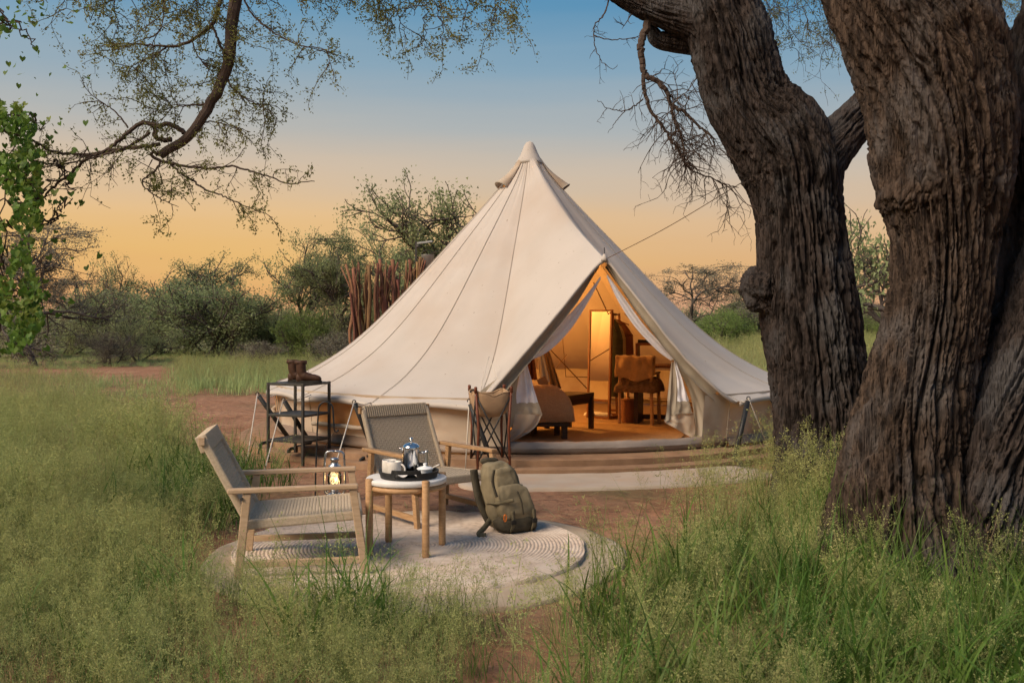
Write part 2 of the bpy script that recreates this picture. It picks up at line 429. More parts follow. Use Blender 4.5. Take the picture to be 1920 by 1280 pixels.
def ground_mesh():
    xs = np.unique(np.r_[np.linspace(-1500, -60, 14), np.linspace(-60, -8, 40), np.linspace(-8, 8, 200), np.linspace(8, 60, 40), np.linspace(60, 1500, 14)])
    ys = np.unique(np.r_[np.linspace(-300, -2, 10), np.linspace(-2, 22, 260), np.linspace(22, 80, 50), np.linspace(80, 2500, 16)])
    X, Y = np.meshgrid(xs, ys)
    Z = 0.016 * pn(X * 1.3, Y * 1.3, 0.5) + 0.012 * pn(X * 4.0, Y * 4.0, 2.5) + 0.06 * pn(X * 0.2, Y * 0.2, 7.7) * np.clip((Y - 17) / 10, 0, 1)
    calm = np.clip((np.hypot(X + 0.6, Y - 5.95) - 1.25) / 0.4, 0, 1) * np.clip((np.hypot(X - 0.22, Y - 12.5) - 3.4) / 0.4, 0, 1)
    flat = (X > -0.6) & (X < 2.7) & (Y > 8.0) & (Y < 9.8)
    Z = Z * calm * np.where(flat, 0.0, 1.0) - 0.012 * (1 - calm)
    Z = np.where(flat, -0.012, Z)
    n = len(xs)
    I = np.arange(len(ys) * n).reshape(len(ys), n)
    F = np.stack([I[:-1, :-1], I[:-1, 1:], I[1:, 1:], I[1:, :-1]], -1).reshape(-1, 4)
    return np_mesh('ground', np.stack([X, Y, Z], -1).reshape(-1, 3), F, True)
structure(link('ground', ground_mesh(), M['soil']))
# ------------------------------------------------------------------ bell tent
TC = np.array([0.22, 12.5])
FLOOR = 0.135
_pr = smooth_path([(0.0, 3.635), (0.05, 3.60), (0.13, 3.42), (0.34, 3.10), (1.0, 2.36), (1.97, 1.33), (2.60, 0.86), (3.20, 0.60)], 200)
def prof_at(k):
    """profile point (r, z) for k in 0..1 from cap rim to eave"""
    i = 12 + k * (len(_pr) - 13)
    a = int(i); b = min(a + 1, len(_pr) - 1); t = i - a
    return _pr[a] * (1 - t) + _pr[b] * t
def pol(th, r, z):
    th = R(th) if np.isscalar(th) else np.radians(th)
    r = r * (1 + 0.05 * np.maximum(0.0, np.sin(th)) ** 1.5)      # pitched a little wider on one side
    return np.stack(np.broadcast_arrays(TC[0] + r * np.sin(th), TC[1] - r * np.cos(th), z), -1)

platform = thing('tent_platform', 'low round brown earth-coloured platform under the bell tent', 'platform', (TC[0], TC[1], 0))
MB().lathe([(3.52, -0.03), (3.52, 0.048), (3.47, 0.056), (0.0, 0.056)], 96).build('base_ring', M['deck'], platform)
MB().lathe([(3.37, 0.056), (3.37, 0.112), (3.33, 0.120), (0.0, 0.120)], 96).build('upper_ring', M['deck'], platform)

tent = thing('bell_tent', 'large cream canvas bell tent with its pointed doorway tied open', 'tent')
TD, TL, TR = 14.0, -10.0, 38.0
GN, GSTEP = 16, (360.0 - 48.0) / 16
NT, NS = 46, 12
def roof_panel(t0, t1, i):
    A = np.zeros((NT, NS, 3))
    vent = i in (2, 13)
    for a in range(NT):
        k = a / (NT - 1)
        r, z = prof_at(k)
        s = np.linspace(0, 1, NS)
        th = t0 + (t1 - t0) * s
        sag = 0.016 * np.sin(PI * s) * (0.3 + r / 3)
        pin = np.sin(PI * s) ** 0.5          # panels stay joined along their seams
        wr = pin * 0.011 * pn(th * 0.9 + i, k * 3.0, i * 1.7) * math.exp(-((k - 0.08) / 0.16) ** 2) + pin * 0.014 * pn(th * 0.30 + i, k * 1.6, i * 3.1) * min(r, 1.0) + 0.011 * pn(th * 0.8, k * 2.5, 9.0) * np.clip((k - 0.70) / 0.30, 0, 1)
        dip = 0.016 * np.sin(PI * s) * np.clip((k - 0.8) / 0.2, 0, 1) ** 2        # hem lifts a little between the ropes
        out = 0.035 * (1 - np.sin(PI * s)) * np.clip((k - 0.85) / 0.15, 0, 1) ** 2   # corners pulled outward
        A[a] = pol(th, r - sag + wr + out, z + wr * 0.6 + dip - 0.3 * out)
    m = MB().grid(A)
    if vent:   # real hole behind the vent hood
        def keep(f):
            a, b = divmod(f[0], NS)
            r, _ = prof_at(a / (NT - 1))
            return not (0.20 < r < 0.38 and 4 <= b <= 6)
        m.f = [f for f in m.f if keep(f)]
    return m
for i in range(GN):
    t0 = TR + i * GSTEP
    roof_panel(t0 - (0.9 if i == 0 else 0), t0 + GSTEP + (0.9 if i == GN - 1 else 0), i).build('roof_panel', M['canvas'], tent, True)
def seam(th):
    pts = []
    for k in np.linspace(0.0, 1.0, 60):
        r, z = prof_at(k)
        pts.append(pol(th, r + 0.004 + 0.035 * max(0, (k - 0.85) / 0.15) ** 2, z + 0.004 - 0.015 * max(0, (k - 0.85) / 0.15) ** 2))
    MB().tube(pts, 0.0032, 5).build('seam', M['seam'], tent, True)
for i in range(GN + 1):
    seam(TR + i * GSTEP)

# the doorway panel: the cone drawn up over a ridge to the door's peak
DOOR_D = np.array([math.sin(R(TD)), -math.cos(R(TD)), 0.0])
DOOR_U = np.array([math.cos(R(TD)), math.sin(R(TD)), 0.0])
DOOR_R = 2.83
DOOR_O = np.array([TC[0], TC[1], 0.0]) + DOOR_D * DOOR_R
PEAK = DOOR_O + np.array([0, 0, 2.0])
def ridge(k):
    r0, z0 = prof_at(0.0)
    a = pol(TD, r0, z0)
    p = a * (1 - k) + PEAK * k
    p[2] -= 0.10 * math.sin(PI * k)
    return p
ND = 61
def door_panel():
    A = np.zeros((NT, ND, 3))
    s = np.linspace(0, 1, ND)
    x = 1 - np.sqrt((2 * s - 1) ** 2 + 0.0012) ; x = np.clip(x / x.max(), 0, 1)
    for a in range(NT):
        k = a / (NT - 1)
        r, z = prof_at(k)
        th = TL + (TR - TL) * s
        base = pol(th, r, z)
        mid = pol(TD, r, z)
        pw = np.where(s < 0.5, 1.06, 1.0 + 0.42 * k)
        b = x ** pw
        soft = 1 - np.sqrt((2 * s - 1) ** 2 + 0.05); soft = np.clip(soft / soft.max(), 0, 1)
        b = b * k ** 1.5 + soft * (1 - k ** 1.5)
        # straighten the arc of the eave between seam and peak
        A[a] = base + b[:, None] * (ridge(k) - mid)
        wr = 0.012 * pn(s * 9 + 3, k * 1.5, 4.2) * k + 0.012 * pn(s * 26, k * 2, 8.2) * np.clip((k - 0.6) / 0.4, 0, 1) + 0.012 * pn(s * 30, k * 3, 2.2) * math.exp(-((k - 0.1) / 0.15) ** 2)
        A[a] += wr[:, None] * (DOOR_D * 0.7 + np.array([0, 0, 0.7]))
    return A
DP = door_panel()
half = ND // 2
MB().grid(DP[:, :half + 1]).build('roof_panel', M['canvas'], tent, True)
MB().grid(DP[:, half:]).build('roof_panel', M['canvas'], tent, True)
_j = int(half + (ND - half) * 0.55)
MB().tube(DP[:, _j] + DOOR_D * 0.003 + np.array([0, 0, 0.004]), 0.0035, 5).build('seam', M['seam'], tent, True)
EDGE = DP[-1]
# hem along the door edge, and the eave hem all round
def hem(path, drop, m, name, off=0.0):
    p = np.asarray(path)
    A = np.stack([p + np.array([0, 0, 0.004]), p + np.array([0, 0, -drop])], 0)
    MB().grid(A).build(name, m, tent, True, thick=0.006)
hem(EDGE[:half + 1], 0.035, M['canvas'], 'door_hem')
hem(EDGE[half:], 0.035, M['canvas'], 'door_hem')
for i in range(GN):
    th = np.linspace(TR + i * GSTEP, TR + (i + 1) * GSTEP, NS)
    s = np.linspace(0, 1, NS)
    out = 0.035 * (1 - np.sin(PI * s))
    p = pol(th, 3.20 - 0.016 * np.sin(PI * s) * 1.34 + out + 0.003, 0.60 + 0.016 * np.sin(PI * s) - 0.3 * out)
    hem(p, 0.045, M['canvas'], 'eave_hem')
# peak boss with its pin, guy line to the tree
MB().lathe([(0.0001, 0.050), (0.012, 0.044), (0.026, 0.012), (0.036, -0.02)], 16, PEAK + DOOR_D * 0.0).build('peak_patch', M['canvas'], tent, True)
MB().tube([PEAK + [0, 0, 0.05], PEAK + [0, 0, 0.11]], 0.004, 6).build('peak_pin', M['iron'], tent)
# cap
cp = [(r * 1.03 + 0.005, z + 0.008) for r, z in _pr[:17:2]]
capo = MB().lathe([(max(r, 0.0001), z) for r, z in cp], 40, (TC[0], TC[1], 0)).build('cap', M['canvas'], tent, True)
MB().lathe([(cp[-1][0] + 0.002, cp[-1][1] + 0.006), (cp[-1][0] + 0.006, cp[-1][1]), (cp[-1][0] - 0.004, cp[-1][1] - 0.012)], 40, (TC[0], TC[1], 0)).build('cap_hem', M['seam'], capo, True)
# vent hoods
for i in (13, 2):
    thc = TR + (i + 0.5) * GSTEP
    A = []
    for q in np.linspace(0, 1, 10):
        r = 0.13 + 0.27 * q
        z = np.interp(r, _pr[:, 0], _pr[:, 1])
        row = []
        for ph in np.linspace(0, PI, 13):
            lift = 0.095 * q ** 1.2 * math.sin(ph)
            wid = (0.05 + 0.05 * q) * math.cos(ph)
            row.append(pol(thc + math.degrees(wid / r), r + 0.006 + lift * 0.75, z + 0.006 + lift * 0.66))
        A.append(row)
    A = np.array(A)
    vo = MB().grid(A).build('vent_hood', M['canvas_wall'], tent, True)
    MB().tube(A[-1], 0.008, 6).build('vent_rim', M['canvas_flap'], vo, True)

# walls
def wall_panel(t0, t1, i):
    s = np.linspace(0, 1, 14)
    A = []
    for k in np.linspace(0, 1, 14):
        th = t0 + (t1 - t0) * s
        r = 3.115 - 0.05 * k - 0.012 * np.sin(PI * s) + 0.012 * pn(th * 0.25, k * 2.0, 3.3) + 0.014 * pn(th * 0.12, k * 5, 5.1) * k
        z = 0.66 - 0.46 * k
        A.append(pol(th, r, z))
    return MB().grid(np.array(A))
for i in range(GN):
    t0 = TR + i * GSTEP
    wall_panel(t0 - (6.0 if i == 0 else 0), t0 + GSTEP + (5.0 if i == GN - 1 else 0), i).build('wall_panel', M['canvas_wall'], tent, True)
for i in range(GN + 1):
    th = TR + i * GSTEP
    MB().tube([pol(th, 3.121, 0.64), pol(th, 3.070, 0.2)], 0.004, 5).build('wall_seam', M['canvas_flap'], tent)
def window(thc):
    A = []
    for q in np.linspace(0, 1, 9):
        row = []
        for s in np.linspace(-1, 1, 21):
            top = 0.345 + 0.255 * (1 - abs(s) ** 2.6) ** 0.5
            z = 0.345 + (top - 0.345) * q
            kk = (0.66 - z) / 0.46
            row.append(pol(thc + s * 7.6, 3.115 - 0.05 * kk + 0.012 + 0.006 * math.sin(s * 9 + q * 3), z))
        A.append(row)
    A = np.array(A)
    wo = MB().grid(A).build('window', M['window'], tent, True)
    MB().tube(np.vstack([A[:, 0], A[-1], A[::-1, -1]]), 0.006, 5).build('window_binding', M['canvas_flap'], wo, True)
    MB().tube([pol(thc + a, 3.130, 0.33 + 0.004 * math.sin(a)) for a in np.linspace(-8, 8, 12)], 0.03, 8, flat=0.8).build('window_roll', M['canvas_wall'], wo, True)
window(-39.0); window(-80.0); window(66.0)
# groundsheet: skirting outside, sill at the door, floor inside
th = np.linspace(TR, TR + 312, 130)
A = []
for k, (r, z) in enumerate([(3.05, 0.235), (3.09, 0.19), (3.115, 0.15), (3.105, 0.128), (3.03, 0.124)]):
    w = 0.022 * pn(th * 0.16, k * 0.8, 1.1) + 0.012 * pn(th * 0.5, k, 6.1)
    A.append(pol(th, r + w, z + w * 0.35 + (0.006 if k > 2 else 0)))
MB().grid(np.array(A)).build('groundsheet_skirt', M['pvc'], tent, True)
th = np.linspace(TL - 1.5, TR + 1.5, 60)
A = []
for k, ph in enumerate(np.linspace(0, 2 * PI, 13)):
    w = 0.010 * pn(th * 0.2, math.cos(ph) * 2, math.sin(ph) * 2) + 0.008 * pn(th * 0.6, math.cos(ph) * 2, 9 + math.sin(ph) * 2)
    A.append(pol(th, 2.98 + (0.055 + w) * math.cos(ph), 0.178 + (0.060 + w) * math.sin(ph)))
MB().grid(np.array(A)).build('door_sill', M['pvc_grey'], tent, True)
MB().lathe([(2.97, FLOOR - 0.006), (2.97, FLOOR), (0.0, FLOOR)], 80, (TC[0], TC[1], 0)).build('groundsheet', M['floor_vinyl'], tent)
# centre pole and door poles
MB().tube([(TC[0], TC[1], FLOOR), (TC[0], TC[1], 3.58)], 0.025, 10).build('centre_pole', M['iron_grey'], tent, True)
def DPt(px, py, off=0.0):
    """point of the door plane (shifted off metres outward) behind a pixel"""
    ray = np.array([(px - 960) / FPX, 1.0, -(py - HORIZON) / FPX])
    o = DOOR_O + DOOR_D * off - np.array([0, 0, CAMZ])
    t = np.dot(o, DOOR_D) / np.dot(ray, DOOR_D)
    return ray * t + np.array([0, 0, CAMZ])
for e_ in (EDGE[:half + 1][::-1], EDGE[half:]):
    q_ = smooth_path(e_[1:int(len(e_) * 0.8)], 30) - DOOR_D * 0.10 - np.array([0, 0, 0.05])
    MB().tube(q_, 0.014, 8).build('door_pole', M['iron_grey'], tent, True)

def drape(left, right, n=30, m=16, off=0.0, pleat=0.02, freq=4.0, seed=0.0, offs=None):
    """cloth between two outlines in the door plane, with pleats in depth"""
    a = smooth_path(np.array([DPt(*q, off) for q in left]), n)
    b = smooth_path(np.array([DPt(*q, off) for q in right]), n)
    s = np.linspace(0, 1, m)[None, :, None]
    A = a[:, None, :] * (1 - s) + b[:, None, :] * s
    k = np.linspace(0, 1, n)[:, None]
    ss = np.linspace(0, 1, m)[None, :]
    w = pleat * np.sin(ss * freq * 2 * PI + seed + 1.5 * pn(k * 2, ss * 2, seed)) * (0.4 + 0.6 * k) * np.sin(PI * np.clip(ss, 0.02, 0.98)) ** 0.4
    w = w + pleat * 0.8 * pn(k * 3 + seed, ss * 5, seed + 2.0)
    return A + w[..., None] * DOOR_D
# canvas door flaps rolled back beneath the roof edge
def along(edge, i0, i1, n):
    return smooth_path(edge[i0:i1], n)
eL, eR = EDGE[:half + 1][::-1], EDGE[half:]
def rolled(edge, w0, w1, name, m, drop, inward):
    n = 40
    p = smooth_path(edge[1:int(len(edge) * 0.86)], n)
    A = []
    for q in range(7):
        ph = q / 6.0
        w = np.interp(np.linspace(0, 1, n), [0, 0.25, 1], [0.03, w0, w1])
        pt = p - np.array([0, 0, 1.0]) * (0.02 + w[:, None] * ph * drop) + DOOR_U * (inward * w[:, None] * ph * 0.5) - DOOR_D * (0.03 + 0.05 * np.sin(PI * ph))
        pt = pt + (0.010 * pn(np.linspace(0, 9, n), ph * 2, 3.0))[:, None] * DOOR_D
        A.append(pt)
    MB().grid(np.array(A)).build(name, m, tent, True)
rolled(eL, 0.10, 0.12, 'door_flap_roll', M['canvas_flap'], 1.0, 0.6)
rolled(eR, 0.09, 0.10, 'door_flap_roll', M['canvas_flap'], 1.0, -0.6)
# insect net curtains: swag above the tie, fall below it
MB().grid(drape([(1126, 518), (1092, 562), (1044, 612), (1000, 652), (981, 673)], [(1127, 521), (1102, 568), (1066, 622), (1026, 660), (987, 679)], off=-0.055, pleat=0.012, freq=2, m=10)).build('net_swag', M['net'], tent, True)
MB().grid(drape([(1137, 518), (1160, 566), (1190, 612), (1230, 655), (1258, 676)], [(1139, 515), (1172, 560), (1208, 610), (1244, 648), (1266, 670)], off=-0.055, pleat=0.012, freq=2, m=10)).build('net_swag', M['net'], tent, True)
MB().grid(drape([(979, 674), (972, 712), (964, 756)], [(987, 676), (996, 710), (1009, 755)], off=-0.05, pleat=0.018, freq=2.5, m=18)).build('net_curtain', M['net'], tent, True)
MB().grid(drape([(964, 755), (963, 765), (966, 776)], [(1009, 754), (1013, 764), (1017, 777)], off=-0.045, pleat=0.012, freq=2.5, m=18, n=8)).build('curtain_hem', M['canvas_flap'], tent, True)
MB().grid(drape([(1264, 676), (1269, 712), (1270, 753)], [(1267, 676), (1280, 712), (1292, 752)], off=0.015, pleat=0.012, freq=1.5, m=14)).build('net_curtain', M['net'], tent, True)
MB().grid(drape([(1259, 678), (1253, 730), (1248, 790)], [(1268, 680), (1270, 730), (1272, 776)], off=0.0, pleat=0.015, freq=1.5, m=14)).build('curtain_hem', M['canvas_flap'], tent, True)
MB().grid(drape([(1270, 752), (1268, 764), (1262, 776)], [(1292, 751), (1295, 762), (1298, 775)], off=0.02, pleat=0.010, freq=1.5, m=14, n=8)).build('curtain_hem', M['canvas_flap'], tent, True)
# lower canvas flaps swept aside beside the opening
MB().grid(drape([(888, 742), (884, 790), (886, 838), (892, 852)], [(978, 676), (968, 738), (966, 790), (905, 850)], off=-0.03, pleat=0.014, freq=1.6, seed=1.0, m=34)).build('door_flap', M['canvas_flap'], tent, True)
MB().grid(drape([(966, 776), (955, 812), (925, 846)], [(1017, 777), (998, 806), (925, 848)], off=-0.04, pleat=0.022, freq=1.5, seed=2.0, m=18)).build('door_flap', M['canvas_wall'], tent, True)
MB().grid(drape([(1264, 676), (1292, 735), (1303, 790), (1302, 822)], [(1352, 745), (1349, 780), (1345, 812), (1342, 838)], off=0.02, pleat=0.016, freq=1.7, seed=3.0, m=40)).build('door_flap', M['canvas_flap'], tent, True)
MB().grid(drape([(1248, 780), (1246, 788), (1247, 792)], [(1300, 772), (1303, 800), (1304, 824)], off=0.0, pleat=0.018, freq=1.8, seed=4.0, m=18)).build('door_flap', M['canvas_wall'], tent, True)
for px in (981, 1263):
    c = DPt(px, 674, -0.02)
    MB().tube([c + 0.022 * (math.cos(a) * DOOR_U + math.sin(a) * DOOR_D) for a in np.linspace(0, 2 * PI, 14)], 0.006, 6).build('curtain_tie', M['canvas_flap'], tent, True)
# ropes on the canvas near the wash stand and cords inside
a = DP[int(NT * 0.72), 0] + DOOR_D * 0.03
MB().tube([P(917, 668, 9.62), P(905, 712, 9.38), P(898, 752, 9.25)], 0.0035, 5).build('guy_rope', M['rope'], tent, True)
MB().tube([P(917, 668, 9.62), P(930, 705, 9.50), P(945, 728, 9.42)], 0.0030, 5).build('guy_rope', M['rope'], tent, True)
def cord(a, b, r=0.007):
    MB().tube([a, b], r, 6).build('inner_cord', M['rope_dark'], tent, True)
cord(P(1113, 530, 12.2), P(1182, 677, 13.8)); cord(P(1025, 648, 12.6), P(1104, 732, 13.6)); cord(P(1053, 612, 13.2), P(1061, 706, 14.6), 0.005)
cord(P(1062, 665, 13.8), P(1043, 690, 14.2), 0.005); cord(P(1061, 706, 14.8), P(1104, 707, 15.0), 0.006)
# printed mark low on the wall beside the door
_mk = MB()
def wall_pt(px, py):
    ray = np.array([(px - 960) / FPX, 1.0, -(py - HORIZON) / FPX])
    for t in np.linspace(9.0, 11.5, 2500):
        q = ray * t + np.array([0, 0, CAMZ])
        if math.hypot(q[0] - TC[0], q[1] - TC[1]) < 3.105 * (1 + 0.05 * max(0.0, math.sin(R(43))) ** 1.5):
            return q
    return q
for k in range(10):
    x0 = 1362 + k * 1.75
    a, b = wall_pt(x0, 806 - k * 0.14), wall_pt(x0 + (0.5 if k % 2 else -0.3), 803.2 - k * 0.14)
    _mk.beam(a, b, 0.0045, 0.002, up=DOOR_D)
    if k % 3 == 0: _mk.beam(a, wall_pt(x0 + 1.2, 805.6 - k * 0.14), 0.004, 0.002, up=DOOR_D)
for pts in (((1372, 803), (1374, 800), (1374, 803)), ((1375.5, 802.6), (1375.7, 800)), ((1377, 802.4), (1378.6, 800), (1377, 800.2))):
    for a, b in zip(pts[:-1], pts[1:]):
        _mk.beam(wall_pt(*a), wall_pt(*b), 0.007, 0.002, up=DOOR_D)
_mk.build('printed_mark', M['seam'], tent)
MB().tube(smooth_path([PEAK + [0.02, -0.02, 0.0], (PEAK * 0.5 + P(1398, 338, 7.62) * 0.5) - [0, 0, 0.03], P(1398, 338, 7.62)], 20), 0.0035, 5).build('guy_rope', M['rope_dark'], tent, True)

# guy posts round the tent
def guy_post(top, bot, anchor, eave, label, foot=None):
    o = thing('guy_post', label, 'tent post', (bot[0], bot[1], 0), 0, 'black guy posts round the tent')
    B = np.array([bot[0], bot[1], 0.0])
    d = (np.array(top) - np.array(bot))
    po = MB().tube([np.array(bot) - B, np.array(top) - B], 0.024, 12).build('post', M['iron'], o, True)
    e = d / np.linalg.norm(d)
    q = [np.array(top) - B + e * 0.03 + 0.017 * np.array([math.cos(a), 0, math.sin(a)]) for a in np.linspace(-PI * 0.2, PI * 1.2, 10)]
    MB().tube(q, 0.005, 6).build('eye', M['iron'], po, True)
    if foot is not None:
        f = [np.array(bot) - B, np.array(foot[0]) - B, np.array(foot[1]) - B]
        m = MB()
        for a, b in zip(f[:-1], f[1:]): m.beam(a, b, 0.030, 0.03)
        m.build('foot_bracket', M['iron'], o, bevel=0.004)
    MB().tube(smooth_path([np.array(eave) - B, (np.array(eave) + top) / 2 - B - [0, 0, 0.012], np.array(top) - B + e * 0.03], 8), 0.0055, 6).build('rope', M['rope'], o, True)
    MB().tube([np.array(top) - B + e * 0.03, np.array(anchor) - B], 0.0055, 6).build('rope', M['rope'], o, True)
    MB().tube([np.array(anchor) - B + [0, 0, 0.05], np.array(anchor) - B - [0, 0, 0.06]], 0.008, 6).build('peg', M['iron'], o)
    return o
guy_post(pol(-55, 3.52, 0.60), pol(-55, 3.20, 0.15), G(462, 872), pol(-59.5, 3.24, 0.585), 'guy post seen at the outer edge of the tent, behind the open shelf rack',
         foot=(pol(-55, 3.5, 0.10), pol(-55, 3.52, -0.02)))
guy_post(pol(-46, 3.50, 0.575), pol(-46, 3.20, 0.13), G(490, 905), pol(-46, 3.19, 0.63), 'guy post crossing behind the open shelf rack, close to the tent window',
         foot=(pol(-46, 3.45, 0.09), pol(-46, 3.47, -0.02)))
guy_post(pol(-29.2, 3.50, 0.60), pol(-29.2, 3.22, 0.13), G(612, 930), pol(-29.5, 3.24, 0.60), 'guy post at the tent wall beside the woven chair back',
         foot=(pol(-29.2, 3.42, 0.06), pol(-29.2, 3.44, -0.03)))
guy_post(P(882, 757, 9.12), P(926, 874, 9.05), G(872, 889), pol(-10, 3.24, 0.585), 'guy post standing behind the folding wash stand',
         foot=(P(915, 877, 9.0), P(912, 890, 9.0)))
guy_post(P(1402, 752, 9.62), P(1377, 862, 9.45), G(1450, 862), pol(38.5, 3.23, 0.60), 'guy post leaning outward beside the doorway near the big tree',
         foot=(P(1388, 863, 9.42), P(1389, 878, 9.40)))
guy_post(pol(62, 3.50, 0.60), pol(58, 3.2, 0.15), pol(66, 4.2, 0.0), pol(57.5, 3.24, 0.585), 'guy post partly hidden behind the leaning tree trunk', foot=(pol(60, 3.4, 0.08), pol(60, 3.42, -0.02)))

# warm pendant bulb that lights the tent from inside
lampo = thing('pendant_lamp', 'small warm pendant bulb inside the tent, hidden by the canvas beside the doorway', 'lamp', (-0.72, 13.15, 1.52))
MB().tube([(0, 0, 0.06), (0.05, -0.03, 0.70)], 0.004, 6).build('cable', M['iron'], lampo)
MB().lathe([(0.018, 0.075), (0.020, 0.02), (0.012, 0.015)], 12).build('socket', M['iron'], lampo, True)
bulb_m = bpy.data.materials.new('lit_bulb'); bulb_m.use_nodes = True
_b = bulb_m.node_tree.nodes['Principled BSDF']; _b.inputs['Emission Color'].default_value = (1, 0.62, 0.25, 1); _b.inputs['Emission Strength'].default_value = 6
MB().lathe([(0.0001, -0.06), (0.02, -0.052), (0.032, -0.03), (0.028, -0.005), (0.014, 0.016)], 16).build('bulb', bulb_m, lampo, True)
ld = bpy.data.lights.new('bulb_light', 'POINT'); ld.energy = 225; ld.color = (1.0, 0.43, 0.09); ld.shadow_soft_size = 0.05
lo = bpy.data.objects.new('bulb_light', ld); C.objects.link(lo); lo.parent = lampo; lo.location = (0, 0, -0.13)
# ------------------------------------------------------------------ inside the tent
def FG(px, py):
    Y = (CAMZ - FLOOR) * FPX / (py - HORIZON)
    return np.array([(px - 960.0) / FPX * Y, Y, FLOOR])
# jute rug
rugi = MB().lathe([(1.15, 0.0), (1.15, 0.010), (1.13, 0.014), (0.0001, 0.014)], 64).build('jute_rug', M['jute'])
rugi.location = (0.75, 11.1, FLOOR + 0.001); tag(rugi, 'round tan jute rug on the tent floor', 'rug')
# bed
bx, by = 0.05, 10.95
bed = thing('bed', 'low bed with tan ribbed blanket just inside the tent door', 'bed', (bx, by, FLOOR), R(8))
m = MB().box((0, 0, 0.20), (0.95, 1.15, 0.10))
m.build('bed_frame', M['dark_wood'], bed, bevel=0.005)
for sx in (-1, 1):
    for sy in (-1, 1):
        MB().box((sx * 0.43, sy * 0.53, 0.075), (0.06, 0.06, 0.148)).build('leg', M['dark_wood'], bed, bevel=0.003)
def soft_box(cx, cy, z0, z1, w, l, rnd, seed, amp=0.012, nx=26, ny=26):
    u = np.linspace(-1, 1, nx); v = np.linspace(-1, 1, ny)
    U, V = np.meshgrid(u, v)
    e = np.maximum(np.abs(U), np.abs(V))
    fall = np.clip((1 - e) / rnd, 0, 1)
    Z = z0 + (z1 - z0) * np.sqrt(1 - (1 - fall) ** 2) + amp * pn(U * 4 + seed, V * 4, seed)
    return np.stack([cx + U * w / 2, cy + V * l / 2, Z], -1)
MB().box((0, 0, 0.32), (0.90, 1.10, 0.14)).build('mattress', M['cloth_white'], bed, bevel=0.03)
A = soft_box(0.02, 0, 0.20, 0.56, 1.02, 1.22, 0.42, 2.2, 0.010, 60, 40)
A[..., 2] += 0.004 * np.sin(A[..., 0] * 240) * (A[..., 2] > 0.3)
MB().grid(A).build('blanket', M['blanket'], bed, True, thick=0.015)
_inv = (Matrix.Translation(Vector((bx, by, FLOOR))) @ Matrix.Rotation(R(8), 4, 'Z')).inverted()
_f = MB().grid(drape([(1006, 712), (1020, 742), (1034, 770)], [(1022, 705), (1045, 752), (1052, 782)], n=20, m=14, off=-1.15, pleat=0.02, freq=1.2)).build('blanket_fold', M['blanket'], bed, True)
_f.matrix_parent_inverse = _inv
_f = MB().grid(drape([(1024, 765), (1036, 778), (1050, 793)], [(1030, 757), (1050, 768), (1054, 790)], n=16, m=10, off=-1.10, pleat=0.02, freq=1.0, seed=2)).build('bed_sheet', M['cloth_white'], bed, True)
_f.matrix_parent_inverse = _inv
# bench
bn = FG(1052, 812)
bench = thing('bench', 'dark wooden bench at the foot of the bed in the tent', 'bench', (bn[0] + 0.03, bn[1] + 0.10, FLOOR), R(-32))
MB().box((0, 0, 0.405), (0.34, 0.86, 0.05)).build('seat', M['dark_wood'], bench, bevel=0.004)
MB().box((0, 0, 0.345), (0.29, 0.80, 0.07)).build('apron', M['dark_wood'], bench, bevel=0.003)
for sx in (-1, 1):
    for sy in (-1, 1):
        MB().box((sx * 0.145, sy * 0.40, 0.19), (0.05, 0.05, 0.379)).build('leg', M['dark_wood'], bench, bevel=0.003)
# standing mirror
mp_ = FG(1122, 784)
mir = thing('standing_mirror', 'tall narrow standing mirror with reddish wood frame inside the tent', 'mirror', mp_, R(-43))
W, H = 0.345, 1.40
for sx in (-1, 1):
    MB().beam((sx * W / 2, 0, 0), (sx * W / 2, 0.06, H), 0.026, 0.035).build('frame_side', M['red_wood'], mir, bevel=0.002)
    MB().beam((sx * W / 2, 0, 0.02), (sx * W / 2, 0.48, 0.02), 0.03, 0.04).build('foot_rail', M['red_wood'], mir, bevel=0.002)
for z in (0.012, 0.235, H - 0.012):
    MB().box((0, 0.06 * z / H, z), (W - 0.028, 0.03, 0.026)).build('frame_rail', M['red_wood'], mir, bevel=0.002)
A = np.array([[(-W/2 + 0.012, 0.06 * z / H - 0.004, z), (W/2 - 0.012, 0.06 * z / H - 0.004, z)] for z in (0.246, H - 0.024)])
MB().grid(A).build('glass', M['mirror'], mir, thick=0.004)
